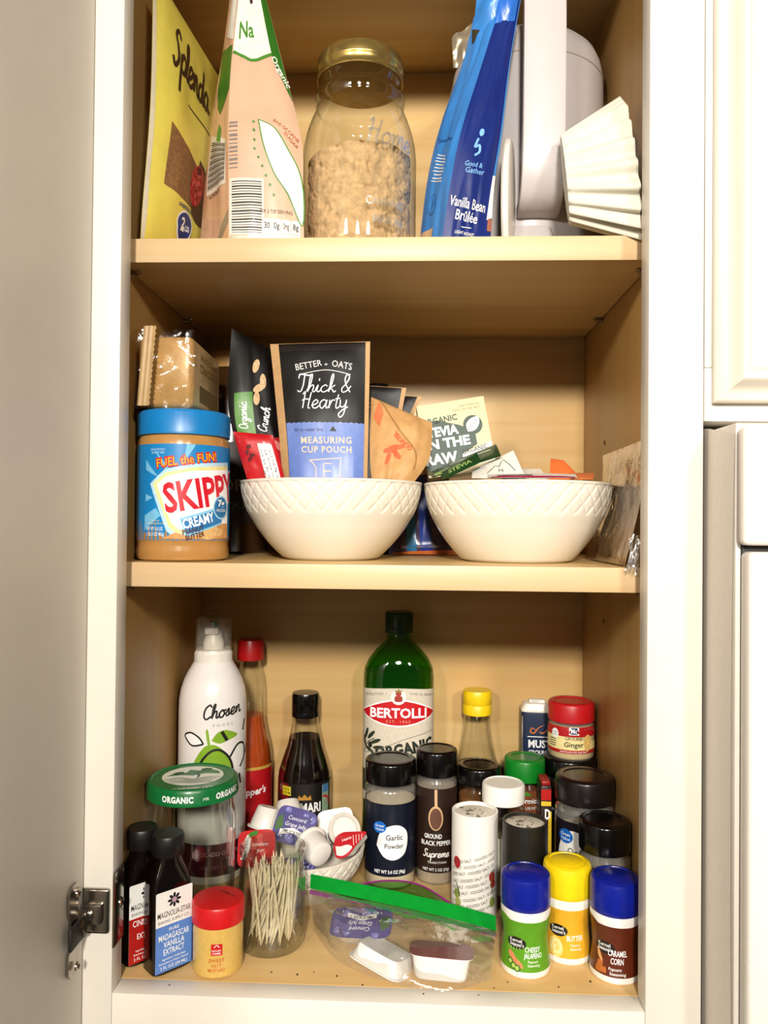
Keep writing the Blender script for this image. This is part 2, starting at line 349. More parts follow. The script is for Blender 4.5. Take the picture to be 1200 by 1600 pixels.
# side shell: gently bulging strip from the wall to the front
def side(s, t):
    z = 4 + t*449; y = 300 - s*346; zt = 462 - 10*max(0, (s-.85)/.15)
    z = 4 - 22*(1 if s > .95 else 0)*0 + t*(zt-4)
    if t < .08: z += (1-t/.08)*max(0, (.93-s))*40*0
    bul = 1.8*sin(pi*t)**.7*max(0, (s-.8)/.2)
    return (-bul + 1.5, y, z)
g.grid(side, 24, 24, MWS); g.box((200, 128, 232), (395, 345, 455), MWS, 2); g.build('casing', mw)
g = G(); g.box((203, -50.5, 418), (400, 12, 76), MWF, 3.5, 3); g.build('vent_panel', mw)
g = G(); g.box((205.5, -52, 180), (400, 16, 392), MWF, 3.5, 3); g.box((203, -45.5, 376), (390, 4, 10), DK); g.build('microwave_door', mw)  # dark strip paints the shade of the gap above the door
g = G(); g.box((204, -44.5, 190), (396, 5, 420), DK, .5); g.build('gap_shade', mw)  # dark sheet behind the front, painting the shade seen through the gaps
g = G(); g.loft([(4.2, 0), (4.2, 1), (3, 2.0), (0.1, 2.2)], STEEL, 20); g.box((0, 0, 2.2), (1, 5, .5), DK); g.box((0, 0, 2.2), (5, 1, .5), DK)
g.build('screw', mw, (-.0005, -.030, .020), (0, rad(-90), 0))
struct(slab('wall_backsplash', (.2300, .30, -.3), (.62, .31, .42), M('#e8c0aa', .7, var=.12, scale=300)))

# hinge: frame bracket with wing, arm and door cup plate
hg = E('cabinet_hinge', 'nickel cabinet hinge joining the open door to the frame', 'hinge', (-H0, 0, .06))
g = G(); g.box((-12, -1.4, 0), (21, 2.4, 32), STEEL, 2.2, 3); g.build('frame_bracket', hg)
g = G(); g.box((-13.5, -4.2, -1), (15, 4.5, 14), STEEL, 1.0); g.build('adjuster_block', hg)
g = G(); g.loft([(3.2, 0), (3.2, .8), (2.4, 1.5), (.1, 1.7)], STEEL, 20); g.box((0, 0, 1.8), (.8, 3.6, .5), DK); g.box((0, 0, 1.8), (3.6, .8, .5), DK); g.build('screw', hg, (-.0145, -.0064, -.001), (rad(90), 0, 0))
g = G(); g.box((1.2, 7.5, 0), (1.6, 19, 54), STEEL, 1.2); g.build('jamb_wing', hg)
g = G(); g.loft([(3.8, 0), (3.6, .9), (2.4, 1.7), (.1, 2)], STEEL, 20); g.box((0, 0, 2), (.8, 3.6, .5), DK); g.box((0, 0, 2), (3.6, .8, .5), DK); g.build('screw', hg, (.0020, .010, 0.001), (0, rad(90), 0))
g = G(); g.tube([(-19, -3, -2), (-20.0, -6, -4), (-19.2, -10, -8), (-18.6, -13, -10)], 4.2, STEEL, 12, 5, flat=1.6); g.build('arm', hg)
g = G(); g.box((-18.3, -19, -8), (2.2, 20, 16), DK, .8); g.build('cup', hg)
g = G()
S_ = PL((-19.6, -18.5, -6), (0, -1, 0), (0, 0, 1))
pts = [(-8, 27), (-4, 32), (4, 32), (8, 27), (8, 14), (5, 8), (5, -10), (8, -15), (8, -28), (4, -32), (-3, -32), (-7, -27), (-5, -14), (-9, -8), (-9, 8), (-6, 14)]
def plate(S, pts, th, m):
    gg = G(); n = len(pts); V = [S(u, v, 0) for u, v in pts] + [S(u, v, -th) for u, v in pts]
    gg.add(V, [tuple(range(n)), tuple(range(2*n-1, n-1, -1))] + [(i, i+n, (i+1) % n+n, (i+1) % n) for i in range(n)], m); return gg
plate(PL((-20.2, -17.5, -6), (0, -1, 0), (0, 0, 1)), pts, -2.0, STEEL).build('door_plate', hg)
for z in (20, -31):
    g = G(); g.loft([(3.2, 0), (3.0, .8), (2, 1.4), (.1, 1.6)], STEEL, 20); g.box((0, 0, 1.6), (.7, 3.2, .5), DK); g.box((0, 0, 1.6), (3.2, .7, .5), DK)
    g.build('screw', hg, (-.0182, -.0175, z*.001), (0, rad(90), 0))
# ================================================================ bottom of the cabinet
def flat_cap(r, h, m, inset=.72, lip=.8, ribs=0, n=64):
    g = G(); g.loft([(r*.97, 0), (r, .6), (r, h-2.2), (r-.7, h-.8), (r-2, h), (r*inset+.5, h), (r*inset, h-lip), (.1, h-lip)], m, n, rib=(0, .018, 1, 2) if ribs else None, cap0=True); return g
def spice(name, label, cat, x, y, r, hb, hc, cap_m, fill, fill_h, prints, group=None, z=0., neck=.88, ribs=0, rcap=None, rz=0., shell=None, inset=.72, captag=None, waist=None):
    o = E(name, label, cat, (x, y, z), turn(x, y)+rz, group)
    rb = waist or [(r*.94, 0.), (r, 2.), (r, hb-9), (r*.985, hb-6), (r*neck, hb-3), (r*neck, hb)]
    g = G(); g.loft(rb, shell or PLAST, 48, cap1=False); g.build('jar_body', o)
    inn = [(a[0]-.9, a[1]+.6 if i == 0 else a[1]) for i, a in enumerate(rb) if a[1] < fill_h]
    if fill: g = G(); g.loft(inn + [(inn[-1][0], fill_h), (.1, fill_h+.6)], fill, 40); g.build('contents', o)
    g = flat_cap(rcap or r, hc, cap_m, inset, ribs=ribs); g.build('cap', o, (0, 0, hb*.001-.001))
    if prints:
        L = G(); prints(L, LS(rb, 0, r), r); L.build('label', o)
    return o
BLUEL = M('#1668c4', .4); NAVY = M('#0c1526', .35); WPOW = M('#e9d7b4', .8, var=.08, scale=900, bump=.2)
def gv_logo(L, S, x, y, k=1.):
    L.sh(ell(x, y, 6.4*k, 5.4*k, 30, .1), S, BLUEL, .42); L.sh(T('Great', x, y+.4*k, 2.3*k, 8.6*k, .01, .1), S, PWT, .55); L.sh(T('Value', x, y-2.9*k, 2.3*k, 8.2*k, .01, .1), S, PWT, .55)
def garlic(L, S, r):
    L.sh(rect(0, 46, 2*pi*r*.97, 67), S, NAVY, .15)
    L.sh(poly(smooth([(-13, 41), (-10, 52), (-2, 59), (8, 60), (16, 54), (17.5, 44), (14, 33), (4, 28), (-6, 31), (-13, 41)], 4)[:-1]), S, PWT, .3)
    gv_logo(L, S, -10, 58)
    L.sh(T('Garlic', 4, 46.5, 5, 16, .012), S, INKK, .45); L.sh(T('Powder', 4, 38.8, 4.4, 18, .012), S, INKK, .45); L.sh(T('NET WT 3.4 OZ (96g)', 0, 15.5, 3.1, 30, .02), S, PWT, .3)
spice('spice_jar', 'black-capped garlic powder jar with white round label beside the bowl', 'spice jar', .0042, .1914, 24.4, 96, 21, BLKP, WPOW, 78, garlic, 'spice jars on the cabinet floor')
PEPB = M('#2a1a14', .4); GREYP = M('#a8967c', .8, var=.35, scale=1500, bump=.3)
def pepper(L, S, r):
    L.sh(rect(0, 51, 2*pi*r*.97, 79), S, PEPB, .15)
    L.sh(stroke([(-.5, 90), (-.4, 78), (0, 70)], 2.6, 3), S, M('#d9b184', .5), .3); L.sh(ell(-.5, 63, 7, 11.5), S, M('#d9b184', .5), .3); L.sh(ell(-.5, 62.5, 5.6, 10), S, M('#6b4433', .7, var=.5, scale=1400), .4)
    L.sh(T('GROUND', -3, 44, 4.2, 17, .02), S, PWT, .3); L.sh(T('BLACK PEPPER', 0, 37.5, 4.2, 30, .02), S, PWT, .3)
    L.sh(SC('Supreme', 0, 26.5, 3.6, .9, .2), S, PW, .3); L.sh(T('TRADITION', 1, 20.5, 2, 18, .02, sp=1.2), S, PW, .3); L.sh(T('NET WT 2 OZ (57g)', 0, 13.5, 2.6, 26, .02), S, PWT, .3)
spice('spice_jar', 'brown-labelled ground black pepper jar with wooden spoon picture', 'spice jar', .0486, .1994, 19.8, 101, 24, BLKP, GREYP, 88, pepper, 'spice jars on the cabinet floor', inset=.8)
# black-capped jar of brown spice behind the salt
spice('spice_jar', 'black-capped jar of brown spice below the yellow-capped bottle', 'spice jar', .0897, .2005, 20.4, 93, 17, BLKP, M('#8a5522', .8, var=.35, scale=1200, bump=.3), 80, None, 'spice jars on the cabinet floor', shell=GLASS)
def herb(L, S, r):
    L.sh(rect(4, 36, 34, 50), S, M('#dcd9c9', .5), .15); L.sh(rect(6, 46, 12, 22), S, M('#4f9a35', .5), .3); L.sh(ell(6, 24, 7, 7), S, M('#a82a24', .5), .3)
spice('spice_jar', 'white flip-top shaker jar behind the black paper shaker', 'spice jar', .1086, .160, 19.4, 89.5, 17, M('#f4f0e8', .35, var=.02), M('#7a6a3e', .85, var=.4, scale=1200, bump=.3), 66, herb, 'spice jars on the cabinet floor', shell=GLASS, inset=.86)
def mc_green(L, S, r):
    L.sh(poly([(-3, 84), (2, 88), (8, 84)]), S, M('#4e8a2a', .4), .2); L.sh(T('McCormick', 0, 77, 4.6, 30, .02), S, PWT, .25); L.sh(T('GOURMET', 4, 71, 2.8, 18, .0, sp=1.3), S, PWT, .25); L.sh(rect(0, 42, 40, 46), S, M('#31261c', .4), .15)
spice('spice_jar', 'green-capped glass jar of reddish brown spice beside the blue tin', 'spice jar', .1342, .2053, 19.6, 96, 21, M('#0e7a22', .3), M('#8c4a24', .85, var=.3, scale=1300, bump=.3), 88, mc_green, 'spice jars on the cabinet floor', shell=GLASS, inset=.62)
def paprika(L, S, r):
    L.sh(rect(0, 45, 2*pi*r*.97, 78), S, M('#1a1210', .35), .15); L.sh(ell(-16, 48, 12, 22), S, PW, .3); gv_logo(L, S, -17.5, 62, 1.05)
    L.sh(T('Paprika', -13, 46, 5, 18), S, INKK, .45); L.sh(T('NET WT 2.5 OZ', -6, 12, 2.8, 22, .02), S, PWT, .3)
spice('spice_jar', 'black-capped paprika jar carrying the small ginger jar', 'spice jar', .1790, .2153, 25.6, 98, 18.4, BLKP, M('#7c2a12', .85, var=.25, scale=1300), 90, paprika, 'spice jars on the cabinet floor')
def onion(L, S, r):
    L.sh(rect(0, 46, 2*pi*r*.97, 74), S, M('#17121c', .35), .15); L.sh(ell(-9, 48, 17, 28), S, PW, .3); gv_logo(L, S, -17, 70, 1.15)
    L.sh(T('Onion', -5, 55, 6.2, 19), S, INKK, .45); L.sh(T('Powder', -5, 47.5, 4.6, 20), S, INKK, .45)
spice('spice_jar', 'black-capped onion powder jar by the right wall', 'spice jar', .1792, .1463, 25.6, 97.5, 22, M('#15100f', .25, var=.15), WPOW, 70, onion, 'spice jars on the cabinet floor')
def blk3(L, S, r):
    L.sh(T('BLEND SPECIALTY', -2, 66, 2.2, 34, .02), S, M('#8d8676', .4), .15); L.sh(rect(0, 30, 2*pi*r*.97, 50), S, M('#cfc6b2', .5), .15); L.sh(T('PEPPER', 0, 40, 5, 22, .02), S, INKK, .3)
spice('spice_jar', 'black-capped jar of grey pepper behind the caramel shaker', 'spice jar', .1840, .0925, 20.8, 77, 24, BLKP, M('#6b6152', .85, var=.5, scale=1300, bump=.3), 70, blk3, 'spice jars on the cabinet floor')
# ginger, standing on the paprika cap
def ginger(L, S, r):
    RD = M('#b5141c', .4); CR = M('#f3e3a0', .5)
    L.sh(rect(0, 20, 2*pi*r*.97, 24), S, CR, .15); L.sh(rect(0, 27.5, 2*pi*r*.97, 9), S, RD, .25); L.sh(rect(0, 8.7, 2*pi*r*.97, 3.2), S, RD, .25)
    L.sh(rrect(3, 28, 9.5, 8, 1), S, PWT, .35); L.sh(rrect(3, 28.6, 6.6, 6.2, .6), S, M('#23305e', .4), .45); L.sh(T('Mc', 3, 26.6, 4, 5.4, .02), S, PWT, .55); L.sh(rect(3, 24.2, 11, 1.4), S, RD, .45)
    L.sh(ell(-16, 25, 4, 4.6), S, PWT, .35); L.sh(T('NON', -16, 25.2, 1.5, 5), S, M('#4a7a3a', .5), .45); L.sh(T('GMO', -16, 22.8, 1.5, 5), S, M('#4a7a3a', .5), .45)
    L.sh(T('GROUND', 3, 19.6, 3, 17, .01), S, INKK, .3); L.sh(T('Ginger', 3, 13.4, 4.6, 18.5, .015), S, INKK, .3); L.sh(T('Hand-Picked for Rich, Bright Flavor', 3, 7.9, 1.7, 27, .01), S, PWT, .4)
    L.sh(ell(17, 17, 4.5, 8), S, M('#e2bd6a', .6, var=.2, scale=400), .3)
    for k in range(4): L.sh(rect(-19, 19.5-k*2.2, 8, .8), S, INKK, .3)
spice('spice_jar', 'small red-lidded ground ginger jar standing on a black cap', 'spice jar', .1806, .2150, 22.4, 36, 18.5, M('#c0161d', .35), M('#e6cf8f', .85, var=.1, scale=1200), 30, ginger, 'spice jars on the cabinet floor', z=.1155, neck=.95)
# slim spice tin seen edge-on
o = E('spice_tin', 'slim yellow and red spice tin wedged behind the black shaker', 'tin', (.1478, .1735, 0))
g = G(); g.box((0, 0, 51), (10, 24, 102), M('#2b1a14', .4), 1.2); g.build('tin_body', o)
g = G(); g.box((0, 0, 104), (8, 22, 4), M('#a51c1a', .4), 1); g.build('tin_lid', o)
L = G(); S = PL((0, -12.05, 0), (1, 0, 0), (0, 0, 1)); L.sh(rect(3.4, 40, 3, 78), S, M('#e9c22c', .4), .1, 0); L.sh(rect(0, 94, 9, 10), S, M('#c01f1c', .4), .1, 0); L.sh(rect(0, 86, 9, 4), S, M('#f0c93a', .4), .15, 0); L.sh(T('D', 1.4, 72, 9, 5, .03), S, PWT, .2, 0); L.build('label', o)
# mustard tin at the back
o = E('mustard_tin', 'navy blue ground mustard tin with white top at the back', 'tin', (.1625, .2640, 0), turn(.16, .26)*.5)
TW = M('#efe9dd', .35); TB = M('#132544', .35)
g = G(); g.loft([(24, 12.5, 0, 7), (24.4, 13, 1, 7), (24.4, 13, 145, 7), (24, 12.6, 147, 7)], TB, 48); g.build('tin_body', o)
g = G(); g.loft([(24.4, 13, 0, 7), (24.4, 13, 2.5, 7), (22, 11, 6, 7), (21.6, 10.6, 8, 7), (20, 9, 8.4, 7)], TW, 48); t_ = g.build('tin_top', o, (0, 0, .147))
g = G(); g.box((-8, -2, 10), (16, 10, 3), M('#f5f2ea', .4), .6); L = PL((-8, -7.1, 10), (1, 0, 0), (0, 0, 1)); g.sh(T('LIFT', -2, -.7, 1.6, 7), L, INKK, .1, 0); g.build('lift_tab', t_)
L = G(); S = PL((0, -13.05, 0), (1, 0, 0), (0, 0, 1)); OR = M('#e07a3c', .4)
for zz in (128, 94):
    L.sh(stroke([(-9, zz), (-13, zz+3), (-15, zz-1), (-11, zz-2), (-7, zz+3), (-2, zz+6)], 1.3, 5, True), S, OR, .1, 0); L.sh(stroke([(-6, zz-1), (-2, zz-2), (2, zz+2)], 1.3, 5, True), S, OR, .1, 0)
L.sh(rect(0, 122, 36, .8), S, PWT, .1, 0); L.sh(rect(0, 101, 36, .8), S, PWT, .1, 0); L.sh(T('MUSTARD', -17, 111, 7.6, 42, .03, al='L'), S, PWT, .1, 0); L.sh(T('GROUND', -17, 104, 4.2, 22, .02, al='L'), S, PWT, .1, 0)
L.sh(rect(-23.2, 73, 1.2, 140), S, M('#b3a68f', .3, .7), .1, 0); L.build('label', o)

# cardboard shakers
def shaker(name, label, x, y, r, h, mb, mt, prints):
    o = E(name, label, 'shaker', (x, y, 0), turn(x, y))
    rb = [(r, 0), (r, h-.6), (r-.5, h), (r-1.6, h), (r-1.9, h-3)]
    g = G(); g.loft(rb, mb, 56, cap1=False); g.build('tube', o)
    g = G(); g.loft([(r-1.9, 0), (r-3, .5), (.1, .6)], mt, 48); tp = g.build('top_disc', o, (0, 0, (h-3)*.001))
    g = G(); rn = random.Random(3)
    for i in range(9): a = i*.7; g.loft([(1.1, .55), (1.1, .75)], M('#8b8378', .8), 10, off=(sin(a)*r*.35, cos(a)*r*.35, 0))
    for i in range(5): g.box((rn.uniform(-.6, .6)*r, rn.uniform(-.6, .6)*r, .7), (3.5, 2, .5), M('#5a5148', .8), .1)
    g.build('pour_holes', tp)
    if prints: L = G(); prints(L, LS(rb[:2], 0, r), r); L.build('label', o)
def salt(L, S, r):
    GT = M('#5a544e', .5)
    for k in range(9):
        y0 = 6 + k*5.6
        L.sh(T('IODIZED SALT - IODIZED SALT - IODIZED SALT'[(k*3) % 8:][:30], -2+(k % 3), y0, 2.4, 44, .03, rot=rad(15)), S, GT, .15)
    for x, y, rr, hx in ((-17, 47, 4.2, '#a8222a'), (17, 36, 3.6, '#b8262c'), (18, 30, 3.2, '#b8262c'), (-17, 20, 3.4, '#8a9a48'), (-15.5, 13, 3.4, '#a3a75c'), (17.5, 14, 3.4, '#8a9a48')):
        L.sh(ell(x, y, rr, rr*1.2), S, M(hx, .5), .2)
    L.sh(stroke([(-18, 30), (-15, 24), (-13, 18)], 1.4, 4, True), S, M('#2f5a22', .5), .25); L.sh(stroke([(18, 42), (16, 30), (18, 20)], 1.2, 4, True), S, M('#4f6a2c', .5), .25)
    L.sh(T('This salt', 10, 2.5, 2, 10), S, GT, .15)
shaker('salt_shaker', 'white cardboard iodized salt shaker with fruit print', .0810, .1372, 20.4, 88.5, M('#f6f2ea', .5, var=.02), M('#e4dccb', .7), salt)
shaker('pepper_shaker', 'plain black cardboard pepper shaker behind the green seasoning', .1213, .1100, 18.9, 90.5, M('#17150f', .45), M('#d8cfbd', .7, var=.15, scale=400), None)

# popcorn seasoning shakers
def seasoning(label, x, y, mc, mcap, lines, extra, rz=0., hcap=25.5):
    o = E('popcorn_seasoning', label, 'seasoning', (x, y, 0), turn(x, y)+rz, 'popcorn seasoning shakers')
    rb = [(17.4, 0), (18.7, 1.2), (19.0, 4), (18.3, 10), (17.1, 19), (16.6, 25), (17.2, 33), (18.6, 42), (18.9, 46), (18.6, 49), (17.4, 50)]
    WB = M('#f4efe6', .3, var=.02)
    g = G(); g.loft(rb, WB, 56); g.build('bottle', o)
    g = G(); g.loft([(18.4, 0), (18.9, .6), (19.1, 5), (19.0, hcap-5), (18.3, hcap-2.2), (16.5, hcap-.8), (14.4, hcap-.6), (14, hcap-1.4), (12, hcap-.4), (.1, hcap)], mcap, 56); g.build('cap', o, (0, 0, .0492))
    L = G(); S = LS(rb, 0, 18.5)
    L.sh(poly([(-54, 5.6), (54, 5.6), (54, 45)] + [(54-k*6, 45-2.2*sin(pi*(k*6)/108)*0-(2.5 if 30 < k*6 < 70 else 0)) for k in range(1, 18)] + [(-54, 45)]), S, mc, .15, 3.5, 3)
    L.sh(ell(-7.6, 25.6, 8.4, 4.6), S, INKK, .3, 3, 3); L.sh(T('Kernel', -8, 26.2, 2.8, 10.5, .02), S, PWT, .42, 2, 2); L.sh(T("Season's", -7.3, 23.2, 2.6, 12.2, .02), S, PWT, .42, 2, 2)
    for s, xx, yy, hh, ww in lines: L.sh(T(s, xx, yy, hh, ww, .012, .08), S, PWT if hh > 2 else PW, .32, 2, 3)
    extra(L, S); L.build('label', o); return o
def ex_jal(L, S):
    for a, b, c in ((-11, 16, 0), (-8, 13, .3), (-5, 11, .1)): L.sh(ell(a, b, 4.2, 2, 16, -.7+c), S, M('#d88458', .5, var=.2, scale=600), .3, 2, 3)
    for a, b in ((-12, 11.5), (-9, 9), (-6, 7.8)): L.sh(ell(a, b, 2.6, 2.6), S, M('#2f6a1c', .5), .34, 2, 3); L.sh(ell(a, b, 1.5, 1.6), S, M('#a9c65a', .5), .38, 2, 3)
    for k in range(5): L.sh(stroke([(-14+k*2.4, 20+k*.3), (-15+k*2.6, 22.5)], .5, 1), S, M('#b8d86a', .5), .3)
def ex_but(L, S):
    L.sh(ell(-9, 13, 6, 7.5, 24, .4), S, M('#f4d27a', .4, var=.12, scale=500), .3, 2, 3); L.sh(stroke([(-13, 10), (-11, 17), (-6, 17), (-5, 11), (-9, 9), (-10, 13), (-8, 14)], 1.2), S, M('#fbe9b0', .4), .38, 2, 3)
def ex_car(L, S):
    for a, b in ((-11, 13), (-8, 9.5), (-12, 9)): L.sh(rrect(a, b, 5, 4.4, .7), S, M('#b8682c', .4, var=.2, scale=500), .3, 2, 3)
    L.sh(stroke([(-14, 24), (-12, 19), (-9, 15)], 3, 4, True), S, M('#d9a066', .4), .3, 2, 3)
CAPB = M('#0a1c8c', .3, var=.05)
seasoning('blue-capped green cheesy jalapeno popcorn seasoning shaker', .1140, .0520, M('#5a9a1c', .35), CAPB, [('CHEESY', 6.2, 20, 3.6, 13), ('JALAPENO', 6.4, 15.6, 3.6, 15), ('Popcorn', 6, 12.4, 1.9, 8), ('Seasoning', 6.6, 9.8, 1.9, 9.5)], ex_jal)
seasoning('yellow-capped butter popcorn seasoning shaker between the two blue caps', .1497, .0722, M('#e8ad2a', .35), M('#f7d413', .35), [('BUTTER', 7, 18.5, 4, 14), ('Popcorn', 7, 14.8, 1.8, 8), ('Seasoning', 7.2, 12, 1.8, 9)], ex_but)
seasoning('blue-capped brown caramel corn popcorn seasoning shaker by the right wall', .1818, .0487, M('#5c2410', .35), CAPB, [('CARAMEL', 3, 20.5, 4.2, 15), ('CORN', 2.6, 15, 4.2, 10), ('Popcorn', 1, 10.4, 2.2, 9.5), ('Seasoning', 3, 7.2, 2.2, 12)], ex_car, rz=-.05)

# small red-lidded mustard jar at the front
o = E('mustard_jar', 'small red-lidded sweet hot mustard jar at the front', 'jar', (-.1228, .0385, 0), turn(-.1228, .0385))
rb = [(16.5, 0), (18.6, 1.5), (19, 5), (19, 33), (18, 37), (17, 40)]
g = G(); g.loft(rb, M('#dcb55e', .3, var=.06, scale=300, coat=.6), 56); g.build('jar_body', o)
g = G(); g.loft([(19.4, 0), (20, .6), (20, 13.4), (19.2, 15), (17.5, 15.4), (.1, 15.6)], M('#d3171b', .35), 64); lid = g.build('lid', o, (0, 0, .0372))
L = G(); Sl = PL((0, 0, 15.7), (1, 0, 0), (0, 1, 0)); BR = M('#5c0c10', .6)
for k, t in enumerate(('BEST BY', '09 22 25', 'L 2 06')): L.sh(T(t, 4+k*2.6, 6-k*2.6, 2, 10, rot=rad(-50)), Sl, BR, .1, 0)
L.build('date_stamp', lid)
L = G(); S = LS(rb, 0, 19); RD = M('#cf1f1f', .4)
L.sh(rect(-1, 22.5, 8.4, 8.4), S, RD, .12, 3); L.sh(T('HICKORY', -1, 21.2, 1.3, 6.8, .02), S, PWT, .24, 3); L.sh(T('FARMS', -1, 19.2, 1.3, 6, .02), S, PWT, .24, 3); L.sh(stroke([(-3, 24.2), (-1, 26), (1, 24.2)], .5, 3), S, PWT, .24)
OB = M('#c8621e', .5)
for t, yy, ww in (('SWEET', 13.2, 12), ('HOT', 9.4, 7.5), ('MUSTARD', 6, 13)): L.sh(T(t, -1, yy, 2.6, ww, .03), S, OB, .12, 3)
L.build('label', o)

# vanilla and cinnamon extract flasks
BG = clear('dark_amber_glass', (.05, .028, .02), .06, .5, 3.); LIQ = M('#120605', .25)
def flask(label, x, y, mlab, words, rz, group):
    o = E('extract_bottle', label, 'bottle', (x, y, 0), rz, group)
    rb = [(14, 9.5, 0, 5), (15.8, 10.8, 1.5, 6), (15.8, 10.8, 62, 6), (15, 10.6, 68, 4.5), (12.4, 10.2, 76, 3), (9.8, 9.6, 82, 2.2), (9.2, 9.2, 88, 2)]
    g = G(); g.loft(rb, M('#0a0504', .08, var=.1, spec=.7), 56); g.build('bottle_body', o)
    g = G(); g.loft([(11.6, 0), (11.9, .5), (11.9, 13), (11.2, 15), (.1, 15.4)], M('#141110', .4), 72, rib=(0, .012, 1, 2)); g.build('cap', o, (0, 0, .0868))
    L = G(); S = PL((0, -10.85, 0), (1, 0, 0), (0, 0, 1))
    L.sh(rrect(0, 33, 30, 60, 1.2), S, PW, .05, 0); L.sh(rect(0, 20.2, 30, 34.4), S, mlab, .12, 0)
    for k in range(8): a = k*pi/4; L.sh(ell(3.5*cos(a), 55+3.5*sin(a), 2, 1.1, 14, a), S, INKK, .12, 0)
    L.sh(ell(0, 55, 1.6, 1.6), S, M('#c99ab8', .5), .16, 0)
    L.sh(T('MAGNOLIA-STAR', 0, 43.6, 4.4, 27, .006), S, INKK, .12, 0); L.sh(T('BAKING SUPPLY CO.', 0, 39.3, 2.4, 26), S, INKK, .12, 0)
    for t, xx, yy, hh, ww in words: L.sh(T(t, xx, yy, hh, ww, .008), S, PWT, .2, 0)
    L.build('label', o)
flask('dark extract bottle with blue Madagascar vanilla label beside the red lid', -.1618, .0362, M('#5b86cf', .45), [('PURE', 0, 32.5, 2.4, 8), ('MADAGASCAR', 0, 26.6, 4.4, 25), ('VANILLA', 0, 21, 4.4, 17), ('EXTRACT', 0, 15.4, 4.4, 17), ('Ingredients: Vanilla Bean', 0, 11.6, 1.5, 19), ('Extractives in Water, Alcohol', 0, 8.8, 1.5, 24), ('2 FL OZ (59 ML)', 0, 5, 2.2, 22)], rad(45), 'extract bottles')
flask('dark extract bottle with red cinnamon label against the left frame', -.1860, .0470, M('#b01a14', .45), [('CINNAMON', 0, 31, 4.6, 24), ('EXTRACT', 0, 21, 4.2, 17), ('Ingredients: Cinnamon', 0, 11.6, 1.5, 19), ('Extractives, Alcohol', 0, 8.8, 1.5, 22), ('2 FL OZ (59 ML)', 0, 5, 2.2, 22)], rad(45), 'extract bottles')

# big jar with green lid
o = E('green_lid_jar', 'large empty glass jar with green organic lid beside the extracts', 'jar', (-.1643, .1090, 0), turn(-.1643, .109))
rb = [(33, 0), (36, 3), (36.6, 8), (36.6, 86), (36, 92), (34.5, 97), (34.5, 110)]
g = G(); g.loft(rb, GLASS, 64, cap1=False); inr = [(a-1.8, b+1.6) for a, b in rb]; g.loft(inr, GLASS, 64, cap0=True, cap1=False); g.build('jar_glass', o)
GR = M('#0d7036', .3, var=.06); GRD = M('#0a4a25', .4); CRM = M('#f2f2e2', .4)
lr = [(37.6, 0), (38.8, .4), (39, 2), (38.4, 3.4), (38.6, 11), (37.2, 13.4), (35, 14), (34, 13.2), (.1, 13.2)]
g = G(); g.loft(lr, GR, 72); lid = g.build('lid', o, (0, 0, .1078))
L = G(); S = LS(lr[:5], 0, 38.6); L.sh(T('ORGANIC', -13, 4.0, 4.8, 27, .05, sp=1.1), S, PWT, .15, 3); L.sh(T('ORGANIC', 33, 4.0, 4.8, 27, .05, sp=1.1), S, PWT, .15, 3); L.sh(T('MR', 11, 4.6, 2.6, 5), S, PW, .15, 3)
Sp = PL((0, 0, 13.25), (1, 0, 0), (0, 1, 0))
L.sh(ell(0, 2, 26, 25, 36), Sp, CRM, .1, 0)
for k in range(4): L.sh(stroke([(-24+k*2, -6-k*3), (-12, -2-k*4), (0, -8-k*3), (14, -4-k*4), (23-k*3, -6-k*3)], 1.6, 5, True), Sp, GRD, .2, 0)
L.sh(poly([(-22, 4), (-14, 12), (-6, 10), (-2, 18), (6, 14), (12, 20), (22, 10), (23, 3), (10, 6), (0, 2), (-10, 5)]), Sp, M('#2f7a44', .4), .2, 0); L.sh(ell(12, 16, 5, 4), Sp, GRD, .25, 0); L.sh(ell(-12, 10, 5, 3, 20, .4), Sp, GRD, .25, 0); L.sh(stroke([(3, -6), (5, 0), (4, 8), (9, 12)], 2.4, 5, True), Sp, GRD, .25, 0)
L.sh(T('FOUNDED 1936', 0, -31.5, 3.2, 34, .03), Sp, CRM, .1, 0); L.build('lid_print', lid)

# spray oil bottle with clear cap
o = E('spray_oil_bottle', 'tall white avocado oil spray bottle with clear cap', 'bottle', (-.1705, .1955, 0), turn(-.1705, .1955))
rb = [(30, 0), (32.4, 2), (32.6, 6), (32.6, 160), (32.2, 170), (30.6, 180), (27.6, 189), (23.6, 197), (19.6, 203.5), (18.2, 206)]
g = G(); g.loft(rb, M('#f3eeea', .25, var=.015, coat=.3), 64); g.build('bottle_body', o)
g = G(); g.loft([(18.4, 0), (18.4, 9), (17.6, 10), (17, 13)], M('#efe9df', .3), 56); g.build('collar', o, (0, 0, .2045))
g = G(); g.loft([(10, 0), (10, 6), (8, 12), (6.5, 18)], M('#e9e3d6', .35), 32); g.box((-2, -4, 18), (14, 15, 7), M('#e9e3d6', .35), 2.5); nz_ = g.build('nozzle', o, (0, 0, .2175))
g = G(); g.box((1, 0, 24), (9, 13, 3), M('#2f7d3a', .4), 1.2, rot=Matrix.Rotation(rad(25), 3, 'Y')); g.build('spray_button', nz_)
g = G(); g.loft([(17.4, 0), (17.4, 29), (16.6, 31), (15, 31.6), (.1, 31.8)], PLAST, 56, cap0=False); g.build('clear_cap', o, (0, 0, .2165))
L = G(); S = LS(rb, 0, 32.6); LG = M('#86b02e', .4)
L.sh(SC('Chosen', 10, 158, 6.4, 1.7, .25, .12), S, INKK, .15); L.sh(T('FOODS', 10, 149, 2.6, 19, sp=1.8, rot=.03), S, M('#6a655e', .5), .15)
S0 = S; S = lambda u, v, l=0.: S0(u*1.06, v+9, l)
